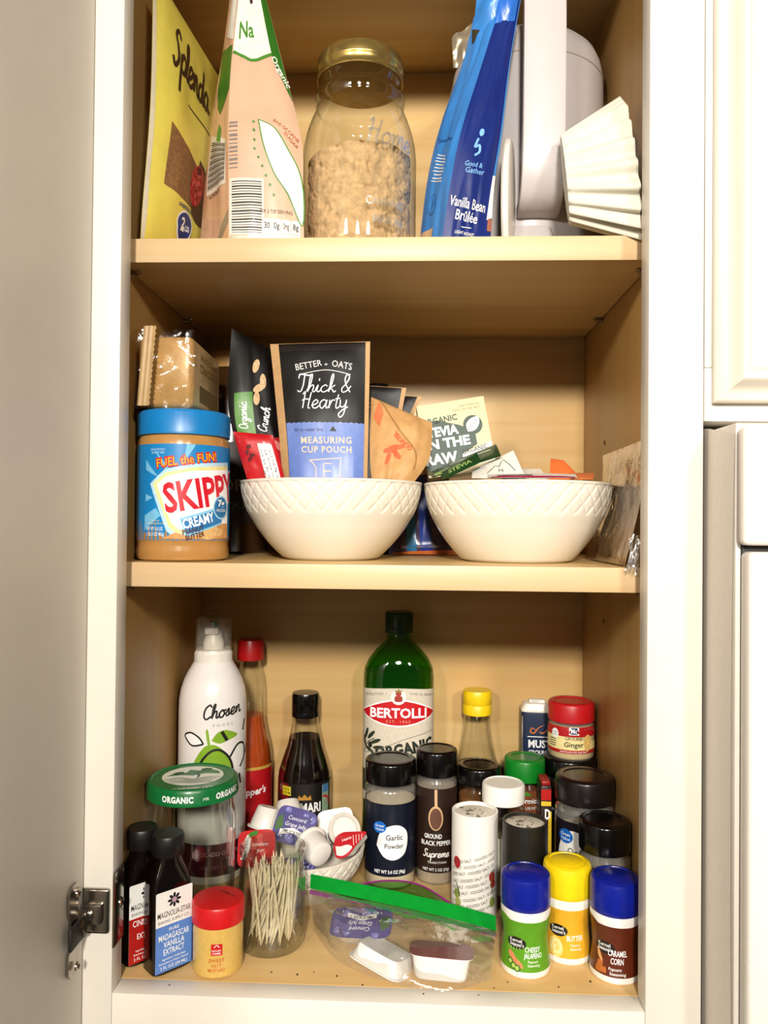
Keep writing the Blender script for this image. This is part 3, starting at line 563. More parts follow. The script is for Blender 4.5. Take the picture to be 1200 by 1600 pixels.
L.sh(poly(smooth([(-20, 85), (-18, 103), (-10, 118), (-4, 123), (4, 122), (14, 112), (19, 98), (19, 80), (10, 70), (-8, 70), (-20, 85)], 4)[:-1]), S, LG, .15)
L.sh(poly(smooth([(-4, 122), (-6, 136), (-4, 137), (-2, 124)], 3)), S, LG, .2); L.sh(poly(smooth([(-1, 127), (4, 134), (12, 136), (24, 130), (14, 126), (6, 124), (-1, 127)], 4)[:-1]), S, LG, .2)
L.sh(poly(smooth([(-27, 131), (-20, 134), (-12, 130), (-8, 124), (-18, 122), (-24, 126), (-27, 131)], 4)[:-1]), S, PWT, .22); L.sh(stroke([(-8, 124), (-12, 130), (-20, 134), (-27, 131), (-24, 126), (-18, 122), (-8, 124)], 1.6), S, INKK, .28)
L.sh(stroke([(-15, 78), (-13, 100), (-4, 115), (6, 118), (16, 108), (20, 92), (21, 74)], 2.2), S, INKK, .28); L.sh(stroke([(8, 135), (13, 126)], 3, 1), S, INKK, .28)
L.sh(poly(smooth([(18, 112), (24, 120), (32, 120), (34, 110), (30, 100), (22, 100)], 3)), S, PW, .2); L.sh(stroke([(16, 110), (24, 120), (33, 119), (35, 108), (28, 98)], 2), S, INKK, .28)
for a, b, c, d in ((32, 132, 35, 142), (38, 108, 42, 116), (40, 92, 44, 90), (27, 92, 29, 82)): L.sh(stroke([(a, b), (c, d)], 2.2, 1), S, INKK, .28)
L.build('label', o); S = S0; L = G(); L.sh(rect(0, 24, 2*pi*32.6*.97, 30), S, M('#4a1626', .4, var=.3, scale=120), .15); L.sh(T('AVOCADO OIL SPRAY', 8, 28, 4, 50, .02), S, M('#c9a0a0', .5), .3); L.sh(T('NET WT 13.5 OZ', 8, 16, 3, 36), S, M('#b06a6a', .5), .3); L.build('lower_label', o)

# red-capped hot sauce bottle
o = E('hot_sauce_bottle', 'red-capped bottle of orange hot sauce at the back', 'bottle', (-.1465, .2535, 0), turn(-.1465, .2535))
rb = [(21, 0), (23.4, 2), (23.6, 6), (23.6, 92), (22.6, 104), (19, 120), (15.6, 135), (14.8, 150), (14.4, 168), (13, 182), (10.5, 191), (10.5, 198)]
g = G(); g.loft(rb, GLASS, 56, cap1=False); g.build('bottle_glass', o)
g = G(); g.loft([(20, 1)]+[(a-1.2, b) for a, b in rb[1:7]]+[(14.0, 139), (.1, 139.5)], M('#b8480e', .25, var=.1, sub=.3), 48); g.build('sauce', o)
g = G(); g.loft([(13, 0), (14, .6), (14.1, 6), (13.6, 18), (12.8, 21), (.1, 21.6)], M('#a80f14', .35), 72, rib=(0, .02, 1, 3)); g.build('cap', o, (0, 0, .1965))
L = G(); S = LS(rb, 0, 23.6); L.sh(rect(0, 50, 2*pi*23.6*.95, 74), S, M('#b3121a', .4), .15); L.sh(rect(0, 88.5, 2*pi*23.6*.95, 3), S, M('#c9a14a', .4), .2); L.sh(T("Trapper's", 2, 62, 7, 34, .03, .2, rot=.08), S, PWT, .3); L.build('label', o)

# soy sauce
o = E('soy_sauce_bottle', 'black-capped glass bottle of dark soy sauce at the back', 'bottle', (-.0869, .2480, 0), turn(-.0869, .248))
rb = [(25, 0), (27.4, 2), (27.6, 5), (27.6, 74), (26.8, 84), (23, 97), (18, 112), (15.4, 124), (13.6, 134), (13.2, 141)]
g = G(); g.loft(rb, GLASS, 56, cap1=False); g.build('bottle_glass', o)
g = G(); g.loft([(24, 1)]+[(a-.5, b) for a, b in rb[1:7]]+[(16.2, 119), (.1, 119.3)], M('#0f0605', .1), 48); g.build('sauce', o)
g = G(); g.loft([(13.8, 0), (14.2, .5), (14.2, 5), (14, 5.5), (14, 6), (14.3, 6.5), (14.2, 22), (13.4, 24.5), (.1, 25)], BLKP, 64); g.build('cap', o, (0, 0, .1398))
L = G(); S = LS(rb, 0, 27.6); L.sh(rect(0, 40, 2*pi*27.6*.96, 76), S, INKK, .15); L.sh(rect(-22.5, 62, 10, 30), S, M('#7a1216', .4), .2); L.sh(rect(-20, 70, 11, 9), S, M('#e9d62a', .4), .3); L.sh(T('LESS', -20, 70.6, 2.4, 8, .02), S, INKK, .4); L.sh(T('SODIUM', -20, 67, 2.4, 9, .02), S, INKK, .4)
L.sh(poly([(-7, 62), (7, 62), (6, 67), (3, 64.5), (0, 68), (-3, 64.5), (-6, 67)]), S, M('#d9a04a', .35, .3), .3); L.sh(T('TAMARI', 0, 50, 9, 34, .03), S, PWT, .3); L.sh(rect(24, 58, 10, 34), S, M('#8fa88a', .4, var=.3), .2); L.sh(rect(24, 71, 9, 8), S, M('#4a7aa8', .4), .3); L.sh(stroke([(20, 64), (27, 61), (29, 54)], 2, 4), S, M('#c02a2a', .4), .3); L.build('label', o)

# olive oil
o = E('olive_oil_bottle', 'tall green glass olive oil bottle with red oval label', 'bottle', (.0098, .2500, 0), turn(.0098, .25))
rb = [(34, 22, 0, 2.8), (36, 24.5, 2, 2.8), (36.4, 25, 6, 2.8), (36.4, 25, 184, 2.8), (35.4, 24.6, 192, 2.7), (31, 22.8, 201, 2.5), (23, 19, 211, 2.3), (15, 15, 218.5, 2), (12.6, 12.6, 222, 2), (12.4, 12.4, 230, 2)]
g = G(); g.loft(rb, clear('green_glass', (.27, .64, .20), .05, .6, 3., rim=.35), 72, cap1=False); g.build('bottle_glass', o)
g = G(); g.loft([(a-1.5, b-1.5, c, p) for a, b, c, p in rb[1:4]]+[(34.6, 23.2, 190, 2.7), (.1, .1, 190.5, 2)], clear('olive_oil', (.8, .9, .5), .02, .1, 3.), 48); g.build('oil', o)
g = G(); g.loft([(14.2, 0), (14.6, .5), (14.6, 5), (14.2, 5.5), (14.2, 6.5), (14.6, 7), (14.5, 20), (13.4, 22), (.1, 22.4)], M('#0c3a1c', .3), 72, rib=(0, .014, 5, 6)); g.build('cap', o, (0, 0, .2275))
L = G(); S = LS(rb, 0, 33); KR = M('#d8ceba', .6, var=.08, scale=500); RD = M('#c8141c', .4)
L.sh(poly([(-47, 60), (47, 60), (47, 172)] + [(47-k*9.4, 172 + 3*sin(pi*k/10)) for k in range(1, 10)] + [(-47, 172)]), S, KR, .15)
L.sh(poly( [(-44+k*8.8, 150+14*sin(pi*k/10)) for k in range(11)] + [(44-k*8.8, 150-14*sin(pi*k/10)) for k in range(1, 10)]), S, PWT, .25)
L.sh(poly([(-42+k*8.4, 150+12.4*sin(pi*k/10)) for k in range(11)] + [(42-k*8.4, 150-12.4*sin(pi*k/10)) for k in range(1, 10)]), S, RD, .35)
L.sh(T('BERTOLLI', 0, 145.6, 9.4, 58, .03), S, PWT, .5); L.sh(T('EST. 1865', 0, 140.3, 2.6, 24, .01, sp=1.4), S, M('#e0a08a', .5), .5)
L.sh(ell(0, 166, 7.5, 7.5), S, PW, .55); L.sh(rrect(0, 164.5, 8, 6, 2), S, M('#a8352a', .5), .65); L.sh(ell(0, 169.5, 3, 2.2), S, M('#a8352a', .5), .65); L.sh(poly([(-3, 171), (-3.5, 174), (-1.5, 172.5), (0, 175), (1.5, 172.5), (3.5, 174), (3, 171)]), S, M('#8a7a3a', .5), .7)
L.sh(T("WORLD'S NO. 1", -24, 167.5, 2.4, 24, rot=.1), S, M('#6a6250', .5), .3); L.sh(T('OLIVE OIL BRAND', 24, 167.5, 2.4, 26, rot=-.1), S, M('#6a6250', .5), .3)
L.sh(stroke([(-36, 108), (-15, 115), (10, 125), (40, 132)], .7, 6), S, M('#8a8472', .5), .3)
for a, b, c in ((-34, 128, 1.2), (-28, 127, .8), (-23, 121, .4), (-20, 115, .1), (-30, 112, -.5), (-37, 120, 1.8)): L.sh(ell(a, b, 6, 1.9, 16, c), S, M('#28301f', .5), .3)
L.sh(stroke([(-38, 108), (-32, 119), (-24, 124)], .9), S, M('#28301f', .5), .3); L.sh(ell(-29, 117, 2.6, 3), S, M('#1c2417', .5), .35)
L.sh(T('ORGANIC', 8, 109, 11, 62, .05, rot=.17), S, M('#232a20', .5), .3); L.sh(rect(0, 80, 92, 22), S, M('#39402f', .5), .3); L.build('label', o)

# yellow-capped vinegar bottle
o = E('vinegar_bottle', 'clear glass bottle with yellow flip cap at the back', 'bottle', (.0918, .2555, 0), turn(.0918, .2555))
rb = [(20, 0), (22.2, 2), (22.4, 6), (22.4, 84), (21.4, 93), (18.6, 105), (15.8, 118), (13.8, 132), (13.2, 146)]
g = G(); g.loft(rb, GLASS, 56, cap1=False); g.build('bottle_glass', o)
g = G(); g.loft([(19, 1)]+[(a-1, b) for a, b in rb[1:4]]+[(21, 92), (.1, 92.4)], M('#1b0e0a', .15), 48); g.build('vinegar', o)
g = G(); g.loft([(14.6, 0), (15, .5), (15, 9.5), (14.7, 10), (14.7, 10.6), (15, 11), (15, 22), (14, 24.6), (.1, 25)], M('#f2cb16', .35), 56); g.build('cap', o, (0, 0, .1440))

# toothpick jar and its toothpicks
o = E('toothpick_jar', 'open clear glass jar full of wooden toothpicks', 'jar', (-.0878, .0737, 0))
rb = [(22, .3), (25, 1), (26.4, 4), (27, 12), (26.8, 52), (25.6, 62), (24.4, 69), (25.4, 72.5), (26.6, 75.5), (26.4, 78.5), (25, 79.6), (23.4, 78.6), (22.8, 74), (22.9, 69), (24.2, 61), (25.2, 50), (25.2, 12), (24, 7), (18, 5.2), (.1, 5)]
g = G(); g.loft(rb, GLASS, 64); g.build('jar_glass', o)
TPM = M('#f3e0bc', .6, var=.15, scale=300)
tp = G(); tp.loft([(.12, 0), (.95, 6), (1.0, 12), (1.0, 46), (.95, 52), (.12, 58)], TPM, 6)
first = tp.build('toothpick'); tpm = first.data; rn = random.Random(11); n_tp = 0
for i in range(118):
    up = i % 4 == 0 and i > 20
    a = rn.uniform(0, 2*pi); rr = 19.5*sqrt(rn.uniform(.02, 1)); b = a + rn.uniform(-.55, .9) + (0 if rn.random() < .7 else rn.uniform(1, 2)); r2 = min(22.3, rr + rn.uniform(-3, 5)) * (1 if rn.random() < .9 else .7)
    z0 = 5.8 + (rn.uniform(2, 6) if up else rn.uniform(0, 1.5))
    p = Vector((rr*cos(a), rr*sin(a), z0)); q = Vector((r2*cos(b), r2*sin(b), 0)); hxy = (q-Vector((p.x, p.y, 0))).length; hxy = min(hxy, 40); q.z = z0 + sqrt(58**2-hxy**2)
    d = (q-p).normalized()
    t = first if i == 0 else first.copy()
    if i: col.objects.link(t)
    t.location = Vector((-.0878, .0737, 0)) + p*.001; t.rotation_euler = d.to_track_quat('Z', 'Y').to_euler()
    tag(t, 'thin pale wooden toothpick standing in the glass jar', 'toothpick', 'toothpicks in the glass jar')
# ================================================================ soft packs
def lerp(a, b, t): return tuple(x+(y-x)*t for x, y in zip(a, b))
def along(P, t):
    n = len(P)-1; i = min(int(t*n), n-1); f = t*n-i
    p0, p1, p2, p3 = P[max(0, i-1)], P[i], P[i+1], P[min(n, i+2)]
    return tuple(.5*(2*b+(-a+c)*f+(2*a-5*b+4*c-d)*f*f+(-a+3*b-3*c+d)*f**3) for a, b, c, d in zip(p0, p1, p2, p3))
def ruled(Lp, Rp, org, th=0., wr=.5, seed=0., prof=None, k3=3.):
    """face of a soft pack between a left and a right edge (world metres), bulging by th mm and creased by wr mm; u in -W/2..W/2, v in 0..H mm"""
    a = [tuple((c-o)*1000 for c, o in zip(p, org)) for p in Lp]; b = [tuple((c-o)*1000 for c, o in zip(p, org)) for p in Rp]
    W_ = max((Vector(p)-Vector(q)).length for p, q in zip(a, b)); H_ = sum((Vector(lerp(a[i], b[i], .5))-Vector(lerp(a[i+1], b[i+1], .5))).length for i in range(len(a)-1))
    prof = prof or (lambda t: (1-abs(2*t-1)**4))
    cum = [0.]
    for i in range(len(a)-1): cum.append(cum[-1] + (Vector(lerp(a[i], b[i], .5))-Vector(lerp(a[i+1], b[i+1], .5))).length)
    def re(t):
        d = t*cum[-1]; n = len(cum)-1
        for i in range(n):
            if d <= cum[i+1] or i == n-1: return (i+(d-cum[i])/(cum[i+1]-cum[i]))/n
    nn = (Vector(b[0])-Vector(a[0])).cross(Vector(a[-1])-Vector(a[0])).normalized()
    def S(u, v, l=0.):
        s = min(1.15, max(-.15, u/W_+.5)); t = min(1.1, max(-.1, v/H_)); tc = min(1, max(0, t)); sc_ = min(1, max(0, s))
        tr = re(tc); p = Vector(lerp(along(a, tr), along(b, tr), s)); e = (1-abs(2*sc_-1)**k3); ed = min(1, 6*min(sc_, 1-sc_))*min(1, 8*min(tc, 1-tc))
        w_ = wr*ed*(noise.noise(Vector((s*3.2+seed, t*5, seed)))*1.3 + .8*noise.noise(Vector((s*9, t*6+seed, seed+4))))
        return tuple(p + nn*(th*e*prof(tc)+w_+l))
    return S, W_, H_
def gridS(g, S, W_, H_, m, nu=20, nv=26, flip=False, lift=0.): return g.grid(lambda s, t: S((s-.5)*W_, t*H_, lift), nu, nv, m, flip)
def pouch(name, label, cat, Lp, Rp, th, m, wr=.5, seed=0., prof=None, group=None, back=None, kb=.5, part='pouch_body', nu=20, nv=26):
    org = tuple((a+b)/2 for a, b in zip(Lp[0], Rp[0])); o = E(name, label, cat, org, 0, group)
    S, W_, H_ = ruled(Lp, Rp, org, th, wr, seed, prof); Sb, _, _ = ruled(Lp, Rp, org, -th*kb, wr*.6, seed+9, prof)
    g = G(); gridS(g, S, W_, H_, m, nu, nv); gridS(g, Sb, W_, H_, back or m, nu, nv, True, -.25); g.build(part, o, sharp=60)
    return o, S, W_, H_

# ================================================================ middle shelf
Z2 = .3101; PT = M('#c08a4a', .28, var=.05, scale=60)
# peanut butter
o = E('peanut_butter_jar', 'blue-lidded peanut butter jar with blue and white label', 'jar', (-.1655, .0765, Z2), turn(-.1655, .0765))
rb = [(33, 0), (36, 1.5), (37, 5), (37, 9), (36.4, 12), (36.4, 16), (37, 17), (37, 92.5), (36.6, 94), (36.4, 97), (34.5, 101), (33.5, 104)]
g = G(); g.loft(rb, M('#bd8a4c', .22, var=.05, scale=60, coat=.5), 72); g.build('jar_body', o)
g = G(); g.loft([(36.2, 0), (37, .5), (37.1, 2.5), (36.6, 3), (36.6, 17.5), (35.8, 19.6), (33.5, 20.5), (.1, 20.8)], M('#147fc4', .35), 110, rib=(0, .022, 3, 4)); g.build('lid', o, (0, 0, .1000))
L = G(); S = LS(rb, 0, 37); SB = M('#1a86c8', .35); SKY = M('#7cc4ea', .35); SR = M('#d7152a', .35); SCR = M('#f5e79c', .4)
L.sh(rect(0, 54.5, 2*pi*37*.97, 75.5), S, SB, .15)
for pts in (((-24, 88), (-6, 67), (-12, 67)), ((-33, 72), (-33, 80), (-20, 66)), ((-34, 24), (-34, 36), (-22, 42), (-18, 36)), ((2, 92), (9, 92), (-1, 76)), ((-33, 47), (-33, 53), (-25, 50))): L.sh(poly(pts), S, SKY, .22)
L.sh(poly([(-28, 61), (-15, 72), (6, 77), (44, 80), (44, 20), (10, 21), (-7, 19), (-13, 24)]), S, M('#bfe3f4', .35), .26)
L.sh(poly([(-25, 61), (-14, 69.5), (6, 74), (44, 77), (44, 22), (10, 23), (-5, 22), (-11, 27)]), S, SCR, .33)
L.sh(poly([(-21.5, 60.5), (-13, 67), (6, 71.2), (44, 74), (44, 25), (10, 26), (-3, 25), (-9, 30)]), S, PWT, .4)
L.sh(T('SKIPPY', 20, 44, 23.5, 70, .04, rot=.17), S, PWT, .46, 3); L.sh(T('SKIPPY', 20, 44.2, 22.5, 68, .028, rot=.17), S, SR, .54, 3)
L.sh(T('FUEL the FUN!', 3, 76.6, 7.4, 50, .07, rot=.14), S, SR, .5, 3); L.sh(T('FUEL the FUN!', 3, 77.0, 6.6, 48.6, .0, .05, rot=.14), S, M('#f2c41c', .4), .58, 3)
L.sh(poly([(-3, 34), (2, 20), (34, 30), (34, 45)]), S, M('#8fd0ee', .35), .62); L.sh(poly([(-1.4, 32.6), (3, 21.6), (34, 31.4), (34, 43)]), S, M('#2378b8', .35), .68); L.sh(T('CREAMY', 13, 29.0, 7.4, 26, .03, rot=.25), S, PWT, .76, 3)
L.sh(ell(33, 43, 9, 9.5), S, M('#a8dcf4', .35), .80); L.sh(ell(33, 43, 7.8, 8.3), S, M('#1a6ea8', .35), .86); L.sh(T('7g', 33, 44, 5, 8, .03), S, PWT, .94, 3); L.sh(T('PROTEIN', 33, 39.5, 2.2, 11), S, PWT, .94, 3)
L.sh(poly([(-17, 18), (-6, 23), (6, 19.5), (20, 25), (34, 30), (44, 30), (44, 18)]), S, M('#d79a58', .5, var=.15, scale=300), .46)
for a, b, r_ in ((22, 26, .4), (29, 23, .1), (18, 21, -.3)): L.sh(ell(a, b, 7, 3.4, 20, r_), S, M('#e2b577', .5, var=.2, scale=500), .54)
BRN = M('#4a1f14', .5); L.sh(T('PEANUT', 8, 23, 3.8, 17, .03, rot=.22), S, BRN, .7, 3); L.sh(T('BUTTER', 9.5, 18.6, 3.8, 15, .03, rot=.22), S, BRN, .7, 3)
L.sh(T('NET WT 16.3 OZ', -23.5, 24.5, 2.7, 15, .02), S, PWT, .25, 3); L.sh(T('1 LB .3 OZ 462g', -23, 20.3, 2.7, 16, .02), S, PWT, .25, 3); L.sh(T('Visit us at', -23, 31.6, 1.5, 8), S, SCR, .25, 3); L.sh(T('peanutbutter.com', -22, 29.4, 1.5, 16), S, SCR, .25, 3); L.sh(T('LESS FAT NATURALLY', -21, 87, 1.6, 13), S, M('#cfe6f2', .4), .25, 3); L.sh(T('QUALITY SEAL', -21, 84.6, 1.6, 12), S, M('#cfe6f2', .4), .25, 3)
L.build('label', o)
# wrapped pack lying on the lid
o = E('wrapped_cracker_pack', 'film-wrapped tan cracker pack lying on the blue jar lid', 'package', (-.1770, .1020, .4315), rad(2))
TAN = M('#cbaa78', .3, var=.14, scale=90, bump=.25, coat=.3)
g = G(); g.box((0, 2, 30), (45, 98, 58), TAN, 5, 3); g.build('wrapped_crackers', o)
WF = clear('amber_film', (.90, .82, .68), .06, .4, 2.2, bump=.5, scale=70, rough=.1)
fr = random.Random(5)
def folds(s, t):
    y = -52 - 3*sin(t*9)*.4; return (-25+s*50, y + 3.5*noise.noise(Vector((s*5, t*5, 2))), -.5+t*63)
g = G(); g.grid(folds, 26, 30, WF); g.build('front_fold', o, sharp=60)
# crimped end seal: corrugated strip with a toothed edge
g = G(); n_ = 30
V = []; F = []
for j in range(n_+1):
    t = j/n_; z = 1+t*63; xo = -19 + 8*t*.6
    for i, xx in enumerate((0, 1.9, 3.8, 5.7, 7.6, 10)):
        V.append((xo+xx + (1.0*(j % 2) if i == 5 else 0), -57 - (1.1 if i % 2 else 0) - .25*i, z))
for j in range(n_):
    for i in range(5): q = j*6+i; F.append((q, q+1, q+7, q+6))
g.add(V, F, M('#c2a271', .35, var=.12, scale=80, coat=.2)); g.build('crimped_seal', o, sharp=20)
L = G(); Sx = PL((22.55, 0, 0), (0, 1, 0), (0, 0, 1)); PB = M('#8a6a3c', .5)
L.sh(T('WHOLE GRAIN', 6, 44, 5, 60, .02), Sx, PB, .1, 0); L.sh(T('CRACKERS', 6, 34, 7, 62, .03), Sx, PB, .1, 0); L.sh(rect(8, 16, 66, 14), Sx, M('#6f5a2c', .5), .1, 0); L.build('wrapper_print', o)
# tall jar with a ribbed tan lid at the back
o = E('tall_jar', 'tall dark jar with ribbed tan lid behind the peanut butter', 'jar', (-.1630, .2340, Z2))
g = G(); g.loft([(36, 0), (38, 2), (38, 150), (34, 170), (27, 180), (26, 188)], M('#3a2412', .2, var=.2, scale=20, coat=.4), 56); g.build('jar_body', o)
g = G(); g.loft([(27, 0), (27.5, .5), (27.5, 15), (26, 17), (.1, 17.4)], M('#c79a55', .4), 140, rib=(0, .014, 1, 2)); g.build('lid', o, (0, 0, .186))
L = G(); S = LS([(38, 0), (38, 150)], 0, 38); L.sh(rect(0, 70, 180, 80), S, M('#2a1a12', .5), .15); L.sh(T('COFFEE', 14, 62, 11, 56, .03), S, M('#9c8f78', .5), .3); L.sh(T('LIQUID', 14, 44, 6, 40, .02), S, M('#57723f', .5), .3); L.build('label', o)
# dark bottle behind the oat pouches
o = E('dark_bottle', 'dark bottle with small black cap behind the oat pouches', 'bottle', (-.0140, .2430, Z2))
g = G(); g.loft([(20, 0), (22, 2), (22, 120), (18, 138), (11, 150), (10, 160)], M('#2b1810', .15, coat=.5), 48); g.build('bottle_body', o)
g = G(); g.loft([(10.6, 0), (11.2, .6), (11.2, 14), (10.2, 16), (.1, 16.4)], BLKP, 48); g.build('cap', o, (0, 0, .1585))

# lattice bowls
def lattice_bowl(label, x, y, z, R, Hh, rb0, nd, group=None):
    o = E('white_bowl', label, 'bowl', (x, y, z), 0, group); CB = M('#f4ecdc', .25, var=.02, scale=40, coat=.35)
    def rad_(h):
        t = h/Hh; return rb0 + (R-rb0)*(1-(1-t)**1.9)**.95 if t > 0 else rb0
    g = G(); rows = [0, .7, 1.6] + [Hh*.58*(k/10)**1.15 for k in range(1, 11)]
    V = []; F = []; n = 6*nd*2
    zs = [r for r in rows] + [Hh*.58+.6, Hh*.60+.8] ; nb = 26
    band = [Hh*.61 + (Hh*.97-Hh*.61)*k/nb for k in range(nb+1)]; allz = zs + band + [Hh*.975, Hh*.99, Hh]
    for q, h in enumerate(allz):
        for i in range(n):
            a = 2*pi*i/n; r = rad_(h)
            if q < 2: r = rb0 - (1.6 if q == 0 else .4)
            if Hh*.57 < h < Hh*.605: r += .55
            if Hh*.61 <= h <= Hh*.97:
                v = (h-Hh*.61)/(Hh*.36); c = a/(2*pi)*nd
                d1 = abs((c+v*1.5) % 1-.5)*2; d2_ = abs((c-v*1.5) % 1-.5)*2
                r += .95*min(1, min(1-d1, 1-d2_)*3.2) - .35
            if h > Hh*.97: r += .9
            V.append((r*sin(a), -r*cos(a), h))
    m_ = len(allz)
    inner = [(R-.4, Hh+.5), (R-2.2, Hh-.2), (rad_(Hh*.9)-3.2, Hh*.9), (rad_(Hh*.6)-3.4, Hh*.6), (rad_(Hh*.3)-3.6, Hh*.3), (rb0*.9, 4.5), (rb0*.5, 4)]
    for r, h in inner:
        for i in range(n): a = 2*pi*i/n; V.append((r*sin(a), -r*cos(a), h))
    for q in range(m_+len(inner)-1):
        for i in range(n): j = (i+1) % n; F.append((q*n+i, q*n+j, (q+1)*n+j, (q+1)*n+i))
    F.append(tuple(range(n-1, -1, -1))); k = (m_+len(inner)-1)*n; F.append(tuple(range(k, k+n)))
    g.add(V, F, CB); g.build('bowl_body', o, sharp=50); return o
lattice_bowl('white lattice-rimmed bowl holding the oat pouches', -.0476, .1205, Z2, 78.4, 66.5, 40, 36, 'white lattice bowls')
lattice_bowl('white lattice-rimmed bowl holding the sweetener packets', .1135, .1205, Z2, 79.6, 66.0, 46, 36, 'white lattice bowls')

# black organic snack bar wrapper
BLW = M('#0a0807', .38, var=.1, scale=60, spec=.3)
o, S, W_, H_ = pouch('snack_bar_wrapper', 'black organic snack bar wrapper leaning beside the oat pouch', 'snack bar', [(-.1000, .1120, .345), (-.1270, .1150, .400), (-.1400, .1200, .445), (-.1402, .1300, .515)], [(-.0640, .1290, .345), (-.0850, .1300, .400), (-.0960, .1330, .445), (-.1040, .1420, .497)], 5, BLW, .8, 2., kb=.3)
L = G(); L.sh(poly([(-20, 74), (-5, 76), (-2, 118), (-18, 116)]), S, M('#4f8a26', .4), .3, 4, 4)
L.sh(SC('Organic', -9.4, 96, 3.6, .9, .1, 1.48), S, PWT, .45, 2, 2)
L.sh(SC('Crunch', 8.5, 92, 4.0, 1.0, .1, 1.25), S, PWT, .4, 2, 2)
for a, b, r_ in ((2, 140, 1.2), (8, 128, 1.5), (4, 122, .6), (1, 112, 1.4), (-1, 70, .9)): L.sh(ell(a, b, 6.5, 2.9, 18, r_), S, M('#d8b184', .5, var=.25, scale=500), .35, 3, 3)
L.sh(ell(14, 64, 11, 12), S, M('#b3202a', .3, var=.25, scale=120), .32, 3, 3); L.sh(ell(12, 68, 3, 5, 14, .4), S, M('#e2867e', .3), .42, 3, 3); L.build('wrapper_print', o)
# red snack bar
o, S, W_, H_ = pouch('snack_bar_wrapper', 'small red snack bar wrapper with white nutrition panel', 'snack bar', [(-.1085, .0740, .3660), (-.1165, .0740, .3900), (-.1245, .0740, .4160)], [(-.0790, .0735, .3660), (-.0845, .0735, .3900), (-.0915, .0735, .4130)], 4, M('#c0141e', .3, var=.08, scale=80, coat=.3), .5, 7., kb=.4)
L = G(); L.sh(poly([(1, 2), (14, 2), (13.4, 40), (2, 40)]), S, PW, .3, 3, 3)
for k, t in enumerate(('Sat Fat 1g 5% DV', 'Sodium 85mg 4%', 'Sugars 4g 8% DV')): L.sh(T(t, 5+k*3.6, 20, 1.8, 32, .01, rot=1.62), S, INKK, .4, 3, 3)
L.sh(T('190 Cal', 2.6, 12, 2.2, 13, .02, rot=1.6), S, INKK, .42, 3, 3)
for a, b, q in ((-6, 37, .4), (-8.6, 33, 1.), (-5, 31, .1), (-8, 28, .7)): L.sh(ell(a, b, 2.6, 1.3, 14, q), S, M('#5c0a10', .4), .3, 3, 3)
L.build('wrapper_print', o)
# oat pouches
KRAFT = M('#c39a68', .6, var=.08, scale=250)
def oat(label, Lp, Rp, seed, full):
    o, S, W_, H_ = pouch('oat_pouch', label, 'oat pouch', Lp, Rp, 9, KRAFT, .7, seed, lambda t: (1-t)**.5*min(1, t*6)*.9+.08*sin(pi*t), 'kraft oat pouches', kb=.6)
    L = G(); w2 = W_/2
    L.sh(poly([(-w2+8.5, 4), (w2-4, 4), (w2-4, H_-1.2), (-w2+7.5, H_-1.2)]), S, M('#0b0807', .34, var=.1, scale=70, spec=.35), .25, 5, 5)
    if full:
        VB = M('#6a83c8', .35); b0 = H_-76
        L.sh(poly([(-w2+8.5, 4), (w2-4, 4)] + [(w2-4-k*(W_-12.5)/30, b0+(.8 if k % 2 else 0)) for k in range(31)]), S, VB, .4, 5, 5)
        for k in range(4): L.sh(rect(2, H_-5-k*2, W_-14, .6), S, M('#3a3431', .25), .4, 5)
        L.sh(T('BETTER', -10.5, H_-28, 5.2, 24, 0, rot=.16), S, PW, .45, 2, 2); L.sh(T('OATS', 19, H_-28.3, 5.2, 18, 0, rot=-.16), S, PW, .45, 2, 2); L.sh(T('+', 5, H_-26.8, 3, 3), S, PW, .45, 2); L.sh(stroke([(-20, H_-33), (4, H_-29.6), (27, H_-33)], .5), S, PW, .45, 2, 2)
        L.sh(SC('Thick & ', 4.6, H_-48, 7.6, 1.0, .2), S, PWT, .45, 2, 2); L.sh(SC('Hearty', 1.5, H_-63.5, 7.6, 1.0, .2), S, PWT, .45, 2, 2)
        L.sh(T('fill to water line', -14, b0-7, 3, 28, .01), S, INKK, .5, 3, 3); L.sh(poly([(6.5, b0-7), (13.5, b0-7), (10, b0-2.6)]), S, INKK, .5)
        CO = M('#e2c9a8', .5)
        L.sh(T('MEASURING', 3, b0-17, 5.4, 50, .02, sp=1.15), S, CO, .5, 3, 3); L.sh(T('CUP POUCH', 3, b0-25, 5.4, 50, .02, sp=1.15), S, CO, .5, 3, 3)
        for pts in ([(-14, b0-32), (15, b0-30), (17, b0-32), (16, b0-50)], [(-14, b0-32), (-8, b0-38), (-8, b0-50)], [(0, b0-35), (8, b0-35)], [(0, b0-35), (0, b0-50)], [(0, b0-41), (8, b0-41)]): L.sh(stroke(pts, .9, 2), S, CO, .5, 3, 3)
    else:
        L.sh(T('BETTER OATS', 4, H_-26, 4, 44), S, M('#8f857c', .5), .4, 3, 3)
    L.build('pouch_print', o)
oat('black and kraft oat pouch with thick hearty script and blue panel', [(-.0860, .0930, .3300), (-.0890, .1020, .3900), (-.0980, .1140, .4600), (-.1034, .1200, .4985)], [(-.0150, .0950, .3300), (-.0150, .1020, .3900), (-.0150, .1140, .4600), (-.0150, .1200, .5008)], 1., True)
oat('black oat pouch showing a corner right behind the front oat pouch', [(-.0640, .1500, .3500), (-.0660, .1560, .4200), (-.0680, .1600, .4720)], [(.0020, .1500, .3500), (.0090, .1560, .4200), (.0165, .1600, .4670)], 5., False)
oat('black oat pouch farthest back, its corner next to the stevia box', [(-.0560, .1740, .3600), (-.0560, .1800, .4200), (-.0560, .1850, .4680)], [(.0020, .1740, .3600), (.0140, .1800, .4200), (.0310, .1850, .4630)], 8., False)
